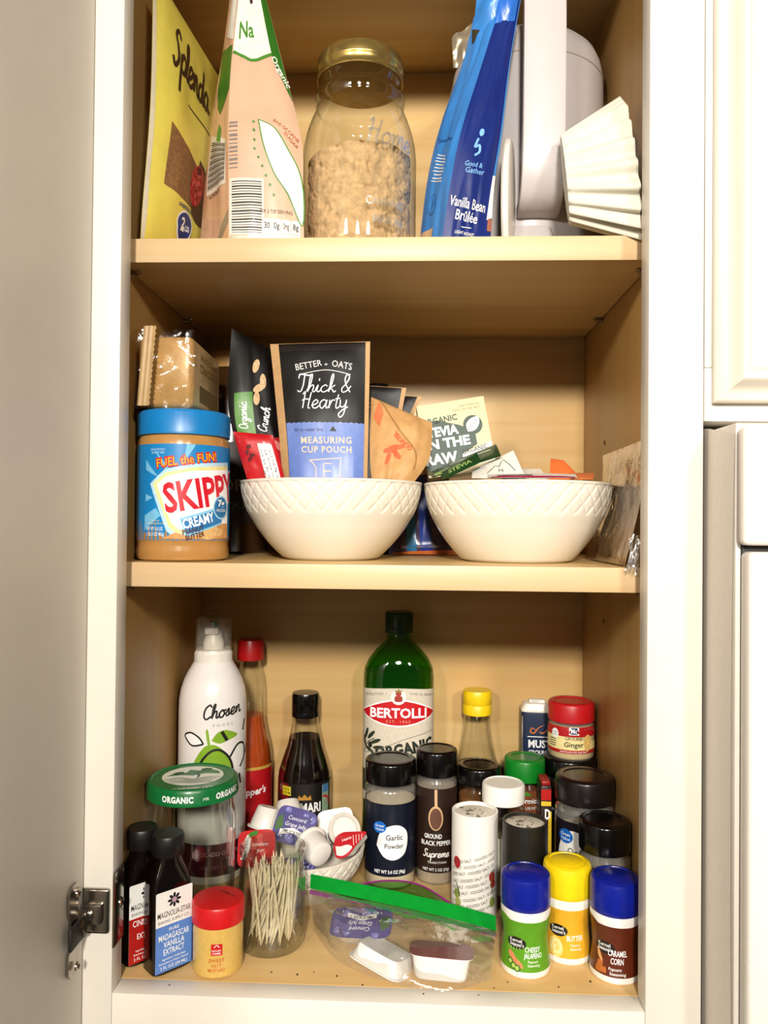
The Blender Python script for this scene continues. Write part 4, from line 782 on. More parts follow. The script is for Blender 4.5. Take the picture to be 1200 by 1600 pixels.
# crumpled kraft packet
KP = M('#c99a62', .6, var=.1, scale=120, bump=.15)
o, S, W_, H_ = pouch('kraft_packet', 'crumpled brown paper oatmeal packet with orange print', 'packet', [(-.0090, .0880, .3640), (-.0130, .1000, .4000), (-.0140, .1260, .4530)], [(.0180, .0900, .3680), (.0370, .1010, .3960), (.0400, .1160, .4290)], 8, KP, 2.4, 3., kb=.5)
OP = M('#d8643a', .6); L = G()
L.sh(poly([(-27, 62), (-22, 78), (-17, 66), (-21, 55)]), S, M('#d9774a', .6), .35, 3, 3); L.sh(stroke([(-23, 85), (-8, 62), (14, 40), (21, 22)], 1.6, 6), S, M('#a87844', .6), .5, 3, 3)
L.sh(T('QUAKER', 4, 47, 4.4, 22, .04, rot=2.5), S, OP, .4, 3, 3)
for a, b, q, r1, r2 in ((-7, 38, .5, 7, 3), (-3, 34, -.6, 6, 2.6), (-11, 30, 1.1, 5, 2.4), (0, 41, .2, 5, 2), (-13, 36, .2, 3.4, 2)): L.sh(ell(a, b, r1, r2, 16, q), S, OP, .4, 3, 3)
L.build('packet_print', o)
# stevia carton resting on the packets
o = E('stevia_carton', 'cream and green stevia carton tilted above the right bowl', 'box', (.0690, .1660, .3870), 0, rot=(rad(-9), rad(-9.5), rad(3)))
CRE = M('#ecdcae', .5, var=.03)
g = G(); g.box((0, 0, 35), (64, 16, 70), CRE, .8); g.build('carton', o)
L = G(); S = PL((0, -8.05, 0), (1, 0, 0), (0, 0, 1)); DG = M('#123a24', .45)
L.sh(poly([(-31.5, 1), (31.5, 8), (31.5, 26), (6, 19), (-31.5, 9)]), S, PW, .1, 0)
L.sh(poly([(-31.5, 51), (-16, 53.5), (4, 46), (18, 38), (18, 25), (3, 18), (2, 6), (-31.5, 2)]), S, DG, .16, 0)
L.sh(T('ORGANIC', -13, 50.5, 5.6, 34, .03, rot=.04), S, DG, .16, 0); L.sh(T('STEVIA', -14, 38, 8.6, 34, .04), S, PWT, .24, 0); L.sh(T('IN THE', -9, 26.4, 8.6, 42, .04), S, PWT, .24, 0); L.sh(T('RAW', -17, 12, 9.4, 30, .04), S, PWT, .24, 0)
L.sh(ell(17, 44, 9, 9.2), S, DG, .24, 0); L.sh(poly(smooth([(11.5, 38), (11, 45), (16, 50), (23, 51), (23, 44), (18, 38.5), (11.5, 38)], 3)[:-1]), S, PWT, .3, 0)
for k in range(4): L.sh(stroke([(12.5+k*2.4, 39.5+k*2.4), (13+k*2.4, 44+k*1.6)], .5, 1), S, DG, .36, 0); L.sh(stroke([(12.5+k*2.4, 39.5+k*2.4), (17+k*1.6, 40.5+k*2.4)], .5, 1), S, DG, .36, 0)
L.sh(T('ORGANIC', 15, 18.6, 4.4, 24, .015, rot=.1), S, INKK, .2, 0); L.sh(T('STEVIA BLEND', 17, 12.2, 4.2, 28, .015, rot=.1), S, INKK, .2, 0)
L.sh(T('Organic Stevia and', 16, 63, 1.9, 20), S, M('#6f6548', .5), .1, 0); L.sh(T('Organic Cane Sugar Blend', 13, 59.6, 1.9, 26), S, M('#6f6548', .5), .1, 0); L.build('carton_print', o)
# packets lying in the right bowl
def packet(name, label, q, m, pr=None, th=1.2, seed=0.):
    o, S, W_, H_ = pouch(name, label, 'packet', [q[0], q[3]], [q[1], q[2]], th, m, .25, seed, group='packets in the right bowl', part='packet_body', nu=14, nv=10)
    if pr: L = G(); pr(L, S, W_, H_); L.build('packet_print', o)
DGM = M('#123f1e', .35, coat=.2); LGM = M('#9fc06a', .45)
def gp(L, S, w_, h_): L.sh(poly([(-w_*.45, h_*.06), (w_*.15, h_*.06), (w_*.2, h_*.4), (-w_*.45, h_*.4)]), S, LGM, .2); L.sh(T('Organic', -w_*.15, h_*.14, h_*.16), S, DGM, .3); L.sh(rect(w_*.1, h_*.62, w_*.6, h_*.05), S, M('#d8dfc4', .5), .2)
packet('sweetener_packet', 'long dark green sweetener packet lying below the stevia carton', [(.0400, .0900, .3800), (.0973, .0960, .3990), (.0960, .1260, .4120), (.0360, .1240, .3860)], DGM, gp, 1.2, 1.)
packet('sweetener_packet', 'dark green sweetener packet in front, beside the white packet', [(.0480, .0790, .3775), (.0800, .0855, .3930), (.0774, .1000, .4020), (.0460, .0980, .3845)], DGM, lambda L, S, w_, h_: L.sh(T('STEVIA', 0, h_*.3, h_*.3, w_*.6, .02), S, LGM, .2), 1.0, 2.)
def wp(L, S, w_, h_): L.sh(stroke([(-w_*.2, h_*.3), (0, h_*.6), (w_*.06, h_*.5), (w_*.2, h_*.72), (w_*.36, h_*.3)], .7, 2), S, INKK, .2); L.sh(T('N', w_*.08, h_*.3, h_*.12), S, INKK, .2)
packet('tea_packet', 'white paper packet with small mountain print leaning upright', [(.0715, .0750, .3790), (.1153, .0755, .3790), (.1086, .1050, .4045), (.0741, .1040, .3875)], M('#f1ece0', .5), wp, 1.0, 3.)
def tpk(L, S, w_, h_): L.sh(rect(0, h_*.12, w_*.96, h_*.2), S, M('#b0184c', .4), .2); L.sh(rect(-w_*.2, h_*.35, w_*.4, h_*.16), S, INKK, .2)
packet('tea_packet', 'flat white packet with dark pink edge on the bowl rim', [(.0840, .0600, .3785), (.1535, .0600, .3788), (.1570, .0860, .3835), (.0850, .0860, .3835)], M('#e9e1d6', .45), tpk, 1.0, 4.)
packet('drink_packet', 'orange drink packet standing up at the back of the bowl', [(.1390, .1040, .3800), (.1660, .1020, .3800), (.1545, .1220, .3975), (.1445, .1300, .4000)], M('#e8743a', .4, coat=.2), None, 1.0, 5.)
packet('drink_packet', 'orange drink packet lying low on the right of the bowl', [(.1560, .0840, .3790), (.1720, .0880, .3790), (.1770, .1060, .3855), (.1560, .1050, .3855)], M('#e37f49', .4, coat=.2), None, .8, 6.)
packet('tea_packet', 'pale packet lying behind the white mountain packet', [(.1000, .1100, .3800), (.1380, .1080, .3800), (.1360, .1320, .3910), (.1010, .1340, .3910)], M('#e6dfcf', .5), lambda L, S, w_, h_: L.sh(rect(-w_*.2, h_*.8, w_*.3, h_*.3), S, INKK, .2), .8, 7.)
# foil bag behind the bowls
o, S, W_, H_ = pouch('foil_bag', 'blue and orange foil bag standing behind the two bowls', 'bag', [(.0000, .1960, .3112), (.0040, .2040, .3500), (.0080, .2120, .3900)], [(.0680, .1960, .3112), (.0640, .2040, .3500), (.0580, .2120, .3900)], 7, M('#4a3a5a', .25, var=.2, scale=60, coat=.4), 1.4, 12., lambda t: (1-t)**.6*min(1, t*8))
L = G(); L.sh(poly([(-2, 1), (10, 1), (2, 78), (-10, 78)]), S, M('#1a3a9a', .3, var=.2, scale=90), .3, 4, 4); L.sh(poly([(-16, 1), (-6, 1), (-14, 78), (-22, 78)]), S, M('#2a7ab0', .3), .3, 4, 4); L.sh(poly([(-32, .5), (33, .5), (33, 7), (-20, 4)]), S, M('#e07a40', .4), .35, 4, 4); L.build('bag_print', o)
# clear bag with brown paper pack against the right wall
Lq = [(.1830, .1560, .3112), (.1975, .1600, .3620), (.2005, .1640, .4060)]; Rq = [(.1860, .0430, .3114), (.1985, .0450, .3620), (.2015, .0490, .4075)]
o, S, W_, H_ = pouch('paper_pack_bag', 'brown paper pack in a clear bag leaning on the right wall', 'bag', Lq, Rq, 2.2, M('#b58a55', .55, var=.1, scale=60, bump=.1), .7, 15., kb=.2, part='paper_pack')
L = G(); DB = M('#6e5230', .6)
L.sh(poly([(4, 46), (22, 52), (20, 70), (8, 66)]), S, M('#8a6a40', .6, var=.3, scale=400), .3, 4, 4); L.sh(stroke([(-6, 34), (8, 32), (26, 44)], 1, 5), S, DB, .3, 4, 4)
for k in range(9): L.sh(rect(2+k*1.6, 11, .7, 7), S, DB, .3, 4)
for k in range(7): L.sh(rect(-34+k*1.6, 13, .7, 6), S, DB, .3, 4)
L.sh(T('Best by 08', 8, 5.5, 2.2, 15), S, DB, .3, 4); L.sh(rect(34, 70, 5, 4), S, M('#d0703a', .5), .3); L.build('pack_print', o)
So, _, _ = ruled([(a-.0015, b+.004, c) for a, b, c in Lq], [(a-.0015, b-.004, c) for a, b, c in Rq], tuple((a+b)/2 for a, b in zip(Lq[0], Rq[0])), 3.4, 1.6, 21.)
g = G(); gridS(g, So, W_+8, H_, FILM, 30, 30); g.build('clear_film', o, sharp=70)
g = G()
def tw(s, t):
    a = s*2*pi; r = 5.5*(1-.35*sin(pi*t)) * (1+.35*sin(5*a+t*3)+.25*noise.noise(Vector((3*cos(a), 3*sin(a), t*6)))); c = lerp((8.5, -63, 22), (3.0, -69, -5), t)
    return (c[0]+r*cos(a)*.8, c[1]+r*sin(a)*.6, c[2]+r*.3*sin(a*2))
g.grid(tw, 30, 16, clear('crinkled_film', (.93, .93, .92), .16, .6, 1.6, bump=.8, scale=120, rough=.08)); g.build('twisted_end', o, sharp=40)

# ================================================================ top shelf
Z3 = .5609
# yellow sweetener pouch
YEL = M('#ead95e', .35, var=.05, scale=60, coat=.2)
o, S, W_, H_ = pouch('sweetener_pouch', 'yellow sweetener pouch with brown sugar and raspberry picture', 'pouch', [(-.1935, .0460, Z3), (-.1925, .0470, .5900), (-.1880, .0500, .6800), (-.1880, .0520, .7850)], [(-.1780, .1600, Z3), (-.1740, .1650, .6000), (-.1700, .1850, .6900), (-.1740, .2010, .7850)], 13, YEL, 1.3, 30., lambda t: .75*(1-t)**.5*min(1, t*7)+.3*sin(pi*t), back=YEL, kb=.35)
L = G(); w2 = W_/2; SBR = M('#3a2418', .4)
L.sh(poly([(-w2, 2), (-w2+5, 2), (-w2+4, H_-2), (-w2, H_-2)]), S, M('#d8cdb4', .3), .2, 4, 6)
L.sh(SC('Splenda', -11, 158, 16.5, 3.6, .2, -.12, .68), S, SBR, .35, 4, 4)
L.sh(stroke([(-20, 142), (5, 138), (30, 134)], 1.2), S, SBR, .35, 4, 4)
L.sh(poly([(-w2+24, 116), (10, 94), (16, 56), (-w2+22, 66)]), S, M('#8a6238', .8, var=.3, scale=350), .3, 5, 5)
L.sh(poly(smooth([(8, 104), (26, 94), (50, 64), (34, 46), (10, 48), (-2, 62), (8, 104)], 3)[:-1]), S, M('#4a2a18', .5, var=.3, scale=200), .4, 5, 5)
RS = M('#c2202c', .45, var=.2, scale=300)
L.sh(ell(6, 80, 15, 19, 24, -.3), S, RS, .6, 4, 4)
for i in range(18):
    a = i*2.4; r_ = 3.1*sqrt(i); L.sh(ell(6+r_*cos(a)*.85, 79+r_*sin(a)*1.15, 2.7, 2.7, 10), S, M('#d8404a' if i % 2 else '#a8141f', .4), 1.1, 0)
L.sh(ell(7, 94, 5, 3.4), S, M('#5a0c12', .6), 1.2)
NV = M('#15307c', .35); L.sh(ell(-10, 38, 17, 14), S, PW, .3, 4, 4); L.sh(ell(-10, 38, 15, 12), S, NV, .4, 4, 4); L.sh(T('2', -14, 32, 12, 8, .03), S, PWT, .5, 3); L.sh(T('LBS', -4, 32.5, 4.4, 9, .02), S, PWT, .5, 3)
L.sh(T('SWEETENS LIKE', -10, 53, 3.4, 34, .02, rot=-.05), S, NV, .4, 4, 4); L.sh(T('OF BROWN SUGAR', -10, 20.4, 3.4, 36, .02), S, NV, .4, 4, 4); L.build('pouch_print', o)
# pink sugar bag: left gusset, front panel, right gusset, back
def gusset_bag(name, label, cat, Lp, Ep, Rp, Bp, mF, mG, th, seed, wr=.9):
    org = tuple(sum(p[0][i] for p in (Lp, Ep, Rp))/3 for i in range(3)); o = E(name, label, cat, org)
    pf = lambda t: .25+.75*sin(pi*min(1, t*1.05))**.7
    SF = ruled(Ep, Rp, org, th, wr, seed, pf); SG = ruled(Lp, Ep, org, th*.3, wr, seed+3, pf); SR_ = ruled(Rp, Bp, org, 1., wr, seed+5, pf); SBk = ruled(Bp, Lp, org, 2., wr, seed+7, pf)
    g = G(); gridS(g, *SF, mF, 22, 30); g.build('front_panel', o, sharp=60)
    g = G(); gridS(g, *SG, mG, 16, 30); g.build('side_gusset', o, sharp=60)
    g = G(); gridS(g, *SR_, mG, 10, 24); gridS(g, *SBk, mF, 14, 24)
    q = [Vector(SF[0](-SF[1]/2, 0)), Vector(SF[0](SF[1]/2, 0)), Vector(SBk[0](-SBk[1]/2, 0)), Vector(SBk[0](SBk[1]/2, 0))]; g.add([tuple(v) for v in q], [(3, 2, 1, 0)], mF)
    g.build('back_panel', o, sharp=60); return o, SF, SG
PK = M('#dfb597', .3, var=.07, scale=40, coat=.25); PK2 = M('#d9ab8a', .3, var=.07, scale=40, coat=.25)
pl_ = [(-.1620, .1000, Z3), (-.1585, .1000, .6200), (-.1520, .1000, .6900), (-.1430, .1000, .7500), (-.1360, .1000, .8100)]
pe_ = [(-.1240, .0500, Z3), (-.1250, .0520, .6150), (-.1265, .0560, .6600), (-.1270, .0660, .7200), (-.1240, .0850, .8100)]
pr_ = [(-.0650, .0600, Z3), (-.0668, .0630, .6150), (-.0696, .0660, .6550), (-.0890, .0790, .7290), (-.1110, .0950, .8100)]
pb_ = [(-.1000, .1140, Z3), (-.1000, .1130, .6200), (-.1040, .1120, .6800), (-.1120, .1080, .7400), (-.1220, .1040, .8100)]
o, SF, SG_ = gusset_bag('sugar_bag', 'pink and white raw sugar bag with green trim', 'bag', pl_, pe_, pr_, pb_, PK, PK2, 5, 40.)
S, W_, H_ = SF; L = G(); w2 = W_/2; GRN = M('#2f6e1e', .35); GR2 = M('#4a8a2e', .4); CW = M('#f4eee2', .35)
L.sh(poly([(-w2+1, 250), (w2*.62, 250), (w2*.62, 166), (-w2*.2, 160), (-w2+1, 172)]), S, CW, .25, 4, 5); L.sh(stroke([(-w2+1, 172), (-w2*.2, 160), (w2*.62, 165)], 2.4, 5), S, GR2, .4, 4, 4)
L.sh(poly([(w2*.5, 250), (w2-.4, 250), (w2-.4, 128), (w2*.62, 160)]), S, GRN, .45, 4, 5); L.sh(poly([(-w2+1, 250), (w2*.2, 250), (w2*.1, 236), (-w2+1, 232)]), S, GRN, .5, 4, 5)
L.sh(T('Na', -w2*.74, 182, 14, 21, .02, al='L'), S, GR2, .35, 3, 4)
L.sh(ell(-w2*.1, 214, 3, 3), S, M('#3a2a24', .4), .4); L.sh(T('Organic', w2*.74, 150, 6, 26, .02, rot=-1.15), S, CW, .6, 3, 3)
leaf = smooth([(-5, 104), (8, 98), (18, 82), (w2-1, 56), (w2-1, 22), (18, 42), (6, 60), (-2, 84), (-5, 104)], 4)[:-1]
L.sh(poly(leaf), S, CW, .3, 4, 4); L.sh(stroke(leaf+[leaf[0]], 1.0, 1), S, GR2, .4, 4, 4)
for k in range(9): L.sh(ell(-9+(0 if k < 4 else (k-3)*3.0), 101-k*7.4, 1.1, 1.1, 10), S, GR2, .4, 0)
L.sh(T('BAG OF CANE', 17, 98, 3, 24, .02, rot=-.65), S, M('#b5653a', .5), .35, 3, 3); L.sh(T('SUGAR', 20, 90, 3, 14, .02, rot=-.8), S, M('#b5653a', .5), .35, 3, 3)
L.sh(rect(-w2+14.5, 33, 27, 42), S, M('#e4d8ca', .35), .25, 4, 4)
for k in range(20): L.sh(rect(-w2+14.5, 14+k*1.95, 24, .5+.7*((k*7) % 3)/2), S, INKK, .33, 4)
for k in range(12): L.sh(rect(-w2+4, 62+k*3.4, 7, .8+.6*(k % 3)), S, M('#8a8079', .5), .3, 4)
L.sh(rect(-w2+14, 5.5, 26, 9), S, M('#a8bfa8', .35, var=.3), .3, 4, 4)
L.sh(T('PER 2 TSP SERVING', 8, 29, 2.4, 26, .01), S, M('#5a3a24', .5), .35, 3, 3)
for k, (t, s2) in enumerate((('30', 'CALORIES'), ('0g', 'SAT FAT'), ('0mg', 'SODIUM'), ('8g', 'SUGARS'))):
    x0 = 0.5+k*7.6; L.sh(rrect(x0, 17, 7, 16, 1), S, CW, .35, 3, 4); L.sh(T(t, x0, 18, 4.6, 4.6, .02), S, INKK, .45, 2); L.sh(T(s2, x0, 13.5, 1.4, 5.4), S, INKK, .45, 2)
L.build('front_print', o)
S, W_, H_ = SG_; L = G(); w2 = W_/2
L.sh(poly([(-w2+3, 170), (w2-.5, 186), (w2-.5, 150), (6, 120), (-4, 124)]), S, GRN, .3, 4, 5); L.sh(poly([(-w2*.2, 250), (w2-.5, 250), (w2-.5, 190), (0, 188)]), S, CW, .3, 4, 5); L.sh(poly([(2, 96), (12, 96), (12, 108), (6, 112), (2, 104)]), S, GR2, .3)
for k in range(24): L.sh(rect(4, 58+k*1.6, 40, .5+.6*((k*5) % 3)/2), S, INKK, .3, 4)
L.sh(rect(4, 77, 44, 46), S, M('#e8ddd0', .35), .2, 4, 4); L.sh(T('4 09978 55', 2, 50, 3, 26), S, INKK, .3, 3); L.sh(poly([(-10, 0), (w2, 34), (w2, 24), (2, 0)]), S, M('#9a8a72', .5), .3, 4, 4); L.build('gusset_print', o)
# mason jar of brown sugar
o = E('mason_jar', 'glass mason jar of brown sugar with gold screw lid', 'jar', (-.0243, .1005, Z3), turn(-.0243, .1005))
rb = [(40, 0), (45, 1.5), (47.8, 5), (48.4, 10), (48.4, 88), (47.6, 98), (45, 110), (41.5, 120), (38.4, 127), (37, 131), (37.4, 134), (38.4, 137), (38.2, 141), (36, 144), (35, 147), (35, 152), (35, 158)]
JG = clear('jar_glass', (.96, .97, .95), .055, .5, 3., rim=.5)
g = G(); g.loft(rb, JG, 72, cap1=False); gl = g.build('jar_glass', o, sharp=60)
def sug(s, t):
    a = s*2*pi
    if t < .62:
        q = t/.62; r = 43.6 if q > .06 else 43.6*q/.06; z = 3.2 if q <= .06 else 3.2+(q-.06)/.94*82
        c = noise.noise(Vector((sin(a)*3.2, cos(a)*3.2, z*.07)))
        top = z/82*(5*noise.noise(Vector((sin(a)*2, cos(a)*2, 4)))+ 3*sin(a*1.0+.6))
        c2 = noise.noise(Vector((sin(a)*8, cos(a)*8, z*.17))); r += min(0, c)*3 + min(0, c2+.12)*4 + .8*noise.noise(Vector((sin(a)*22, cos(a)*22, z*.45)))
        return (r*sin(a), -r*cos(a), z+top)
    q = (t-.62)/.38; r = 43.6*(1-q); x, y = r*sin(a), -r*cos(a)
    e = 5*noise.noise(Vector((sin(a)*2, cos(a)*2, 4)))+3*sin(a*1.0+.6)
    return (x, y, 85.2 + e*(1-q) + 10*sin(pi*min(1, q*1.1)/2) + q*(1-q)*20*noise.noise(Vector((x*.08, y*.08, 1))) + (4.5*noise.noise(Vector((x*.22, y*.22, 6)))+2*noise.noise(Vector((x*.5, y*.5, 3))))*min(1, q*6))
def sugar_mat():
    m = M('#c9a577', .85, var=.22, scale=160, bump=1.); return m
g = G(); g.grid(sug, 220, 150, sugar_mat()); sg = g.build('brown_sugar', o, sharp=70); sg['kind'] = 'stuff'
GD = M('#b59a58', .25, .85, var=.12, scale=120)
g = G(); g.loft([(36.4, 0), (36.8, 1), (36.2, 2.4), (36.2, 8), (36.9, 9), (36.9, 10.2), (36.2, 11), (36.2, 17), (35.4, 19.6), (33.6, 20.6), (.1, 20.6)], GD, 180, rib=(0, .012, 7, 7)); g.build('screw_band', o, (0, 0, .1545))
L = G(); S = LS(rb, 0, 48.4); EM = clear('embossed_glass', (.86, .86, .82), .30, .5, 1.5, rough=.2, haze=.15)  # paler, hazier glass: the letters' refraction highlights are put into the material
L.sh(SC('Home', 26, 84, 9.5, 2.2, .25), S, EM, .5, 3, 3); L.build('embossed_script', o)
for t, xx, yy, ww in (('CANNING', 22, 34, 34), ('MASON', 24, 20, 26)): L = G(); L.sh(T(t, xx, yy, 6, ww, .04), S, EM, .5, 3); L.build('embossed_word', o)
# blue coffee bag
DBL = M('#0c2470', .34, var=.08, scale=60, coat=.2); LBL = M('#3a84d0', .34, var=.06, scale=60, coat=.2)
bl_ = [(.0256, .1000, Z3), (.0338, .0980, .6336), (.0453, .0970, .6820), (.0622, .0970, .7309), (.0720, .0985, .7720)]
be_ = [(.0445, .0550, Z3), (.0522, .0580, .6155), (.0607, .0620, .6584), (.0754, .0720, .7105), (.0930, .0820, .7720)]
br_ = [(.0840, .0680, Z3), (.0875, .0710, .6162), (.0938, .0755, .6599), (.1010, .0800, .7237), (.1110, .0850, .7860)]
bb_ = [(.0600, .1090, Z3), (.0650, .1080, .6250), (.0730, .1070, .6750), (.0840, .1050, .7280), (.0960, .1040, .7790)]
o, SF, SG_ = gusset_bag('coffee_bag', 'torn-open blue ground coffee bag leaning to the right', 'bag', bl_, be_, br_, bb_, DBL, LBL, 3, 60., 1.2)
S, W_, H_ = SF; L = G(); w2 = W_/2
L.sh(T('Vanilla Bean', -3, 34, 7.2, 33, .012, rot=-.08), S, PW, .35, 2, 3); L.sh(T('Brûlée', -3, 25, 7.2, 20, .012, rot=-.08), S, PW, .35, 2, 3); L.sh(rect(-2, 20.5, 9, .6), S, PW, .35); L.sh(T('LIGHT ROAST', -3, 14.5, 2.6, 17, .02, rot=-.08), S, PW, .35, 2, 3)
CB_ = M('#7fb6ea', .4); L.sh(T('Good &', -3, 66, 4.4, 17, .01, rot=-.05), S, CB_, .35, 2, 3); L.sh(T('Gather', -1, 60.5, 4.4, 18, .01, rot=-.05), S, CB_, .35, 2, 3)
L.sh(stroke([(-4, 76), (0, 80), (-1, 86), (-5, 84), (-3, 92)], 2.2), S, CB_, .35, 2, 3); L.sh(ell(-1, 97, 2.4, 3), S, CB_, .35)
L.sh(poly([(w2-2.6, 30), (w2, 30), (w2, 215), (w2-1.6, 215)]), S, LBL, .4, 3, 5); L.sh(poly([(w2-5, 28), (w2, 30), (w2, 62), (w2-3, 62)]), S, PW, .45, 3, 4); L.sh(poly([(w2-4, 20), (w2, 20), (w2, 29), (w2-4, 29)]), S, M('#a0604a', .5), .45, 3, 4); L.build('front_print', o)
S, W_, H_ = SG_; L = G(); w2 = W_/2
for k in range(9): L.sh(rect(-2, 62+k*2.6, 22-(k % 3)*3, .8), S, PW, .3, 4)
L.sh(T('Cinnamon & Berry', 0, 96, 3.4, 30, .0, rot=.2), S, DBL, .3, 3, 3); L.sh(ell(-4, 44, 7.6, 8), S, M('#2f6ab0', .4), .3); L.sh(ell(-4, 44, 6.4, 6.8), S, LBL, .36); L.sh(T('4', -4, 41.5, 6, 4, .02), S, M('#2f6ab0', .4), .42); L.sh(poly([(-w2, 2), (2, 2), (6, 26), (-w2+2, 26)]), S, M('#d8b48a', .5), .3, 4, 4)
for k in range(8): L.sh(rect(-w2+5+k*2.2, 12, .9, 18), S, M('#6a3a20', .5), .4)
L.build('gusset_print', o)
# torn top: blue flaps and the silver lining
og = Vector(o.location)
def flap(name, pts, m, th, seed, sharp=60):
    a = [tuple((Vector(p)-og)*1000) for p in pts]
    def f(s, t):
        p = Vector(lerp(lerp(a[0], a[1], s), lerp(a[3], a[2], s), t)); return tuple(p + Vector((0, -1, .2))*(th*sin(pi*s)*sin(pi*t*.9+.2) + 3*noise.noise(Vector((s*3, t*3, seed)))))
    g = G(); g.grid(f, 12, 12, m); g.grid(lambda s, t: tuple(Vector(f(s, t))+Vector((0, .5, 0))), 12, 12, m, True); g.build(name, o, sharp=sharp)
SIL = M('#a99c84', .25, .6, var=.15, scale=90)
flap('torn_flap', [(.0700, .0930, .7480), (.0930, .0800, .7560), (.1010, .0790, .7980), (.0740, .0900, .7860)], LBL, 5, 1)
flap('torn_flap', [(.0870, .0790, .7520), (.1040, .0800, .7560), (.1120, .0800, .8020), (.0950, .0800, .8000)], M('#2a6cc8', .3, coat=.3), 4, 3)
flap('foil_lining', [(.0700, .0960, .7000), (.0770, .0900, .7180), (.0860, .0830, .7500), (.0700, .0910, .7560)], M('#4a4030', .25, .5, var=.3, scale=90), 3, 6)
flap('foil_lining', [(.0550, .1010, .7300), (.0730, .0990, .7400), (.0730, .0990, .7680), (.0535, .1010, .7560)], SIL, 3, 9)
# white pitcher
o = E('white_pitcher', 'large white plastic pitcher with broad flat handle', 'pitcher', (.1296, .1960, Z3))
WP = M('#c7c0bf', .34, var=.02, scale=40)
g = G(); rb = [(66, 0), (71, 2), (72.6, 8), (72.6, 190), (72, 203), (70, 214), (66, 223), (59, 230), (50, 234)]
g.loft(rb, WP, 80); g.build('pitcher_body', o)
g = G(); g.loft([(72.7, 0), (73.1, .6), (72.7, 1.2)], M('#cfc4b8', .4), 80, cap0=False, cap1=False); g.build('lid_seam', o, (0, 0, .198))
g = G(); hw = 17.2
path = smooth([(0, -60, 262), (0, -82, 258), (0, -99, 246), (0, -106, 212), (0, -106, 160), (0, -105, 110), (0, -103, 82), (0, -97, 64), (0, -86, 56), (0, -68, 54)], 6)
V = []; F = []
for i, p in enumerate(path):
    a = Vector(path[max(0, i-1)]); b = Vector(path[min(len(path)-1, i+1)]); t = (b-a).normalized(); nrm = Vector((0, -t.z, t.y)) if True else None
    nrm = Vector((0, t.z, -t.y)); q = i/(len(path)-1); w_ = hw*(1+.12*max(0, q-.6)); th = 4.5
    for (u, v) in ((-w_, -th), (-w_+2.5, -th-1.6), (w_-2.5, -th-1.6), (w_, -th), (w_, th), (w_-2.5, th+1), (-w_+2.5, th+1), (-w_, th)): V.append(tuple(Vector(p) + Vector((u, 0, 0)) + nrm*v))
for i in range(len(path)-1):
    for k in range(8): F.append((i*8+k, i*8+(k+1) % 8, i*8+8+(k+1) % 8, i*8+8+k))
F += [tuple(range(7, -1, -1)), tuple(range((len(path)-1)*8, len(path)*8))]
g.add(V, F, WP); g.build('handle', o, (.0005, 0, 0), sharp=50)
g = G(); g.loft([(20, 13, 0, 4), (20.5, 13.5, 2, 4), (20, 13, 26, 4), (17, 10, 40, 3)], WP, 40, off=(-4, -69, 0)); g.build('handle_foot', o)
# oval plastic lid standing on edge
o = E('oval_lid', 'white oval plastic lid standing on edge beside the coffee bag', 'dish', (.1060, .1020, Z3+.0542), 0, rot=(rad(90), 0, rad(-104)))
g = G(); g.loft([(22, 51, 0), (24, 53.4, 1), (24.4, 53.8, 5), (23.4, 52.8, 6), (21, 50.4, 6), (20.6, 50, 3), (19, 48, 2.4), (.1, .1, 2.4)], M('#e6ddd0', .35, var=.02), 64); g.build('lid_body', o)
g = G(); g.tube([(22.8*cos(2*pi*i/60), 52.2*sin(2*pi*i/60), 6.0) for i in range(60)], .8, M('#cbbfae', .4), 6, closed=True); g.build('rim_bead', o)
# stack of paper coffee filters lying on its side
o = E('coffee_filters', 'stack of white fluted paper coffee filters on its side', 'coffee filters', (.1640, .0600, .6190))
FP = M('#dfdac9', .85, var=.02, scale=300, bump=.05)
ax = Vector((.985, -.16, .09)).normalized(); upv = Vector((0, .36, .93)); upv = (upv-ax*upv.dot(ax)).normalized(); sd = ax.cross(upv)
def filt(k0, sc0):
    def f(s, t):
        a = s*2*pi; q = t
        if q < .12: r1 = q/.12; z = 0; am = 0; ez, ey = 41*r1, 20*r1
        else: w_ = (q-.12)/.88; ez, ey = 41+25*w_, 20+6*w_; z = w_*50; am = 1.3+3.4*w_
        fl = am*cos(20*a) + .8*am*noise.noise(Vector((cos(a)*3, sin(a)*3, 5)))
        return tuple(ax*(z-22+k0*1.2) + sd*((ey*sc0+fl*.7)*cos(a)) + upv*((ez*sc0+fl)*sin(a)))
    return f
for k in range(4):
    g = G(); g.grid(filt(k*.5, 1-.02*k), 240, 16, FP); g.build('filter', o, sharp=70)
# ================================================================ small bowl, single-serve packs, zip bag
lattice_bowl('small white lattice bowl heaped with jelly packs and creamers', -.0735, .1575, .0001, 54.5, 45, 27, 28, 'white lattice bowls')
CUPW = M('#f3eee6', .3, var=.02, coat=.2)
def jelly(label, loc, rot, mlid, pr=None, sx=19., sy=15., h=12.):
    o = E('jelly_pack', label, 'jelly pack', loc, 0, 'single-serve jelly packs', rot)
    g = G(); g.loft([(sx*.78, sy*.76, 0, 4.5), (sx*.82, sy*.80, 1.2, 4.5), (sx*.92, sy*.90, h-1, 4.5), (sx*.93, sy*.91, h-.4, 4.5), (sx, sy, h-.4, 5), (sx, sy, h, 5)], CUPW, 40); g.build('cup', o)
    g = G(); g.loft([(sx+.1, sy+.1, h+.05, 5), (sx+.1, sy+.1, h+.35, 5)], mlid, 40); S = PL((0, 0, h+.4), (1, 0, 0), (0, 1, 0))
    if pr: pr(g, S, sx, sy)
    g.build('foil_lid', o); return o
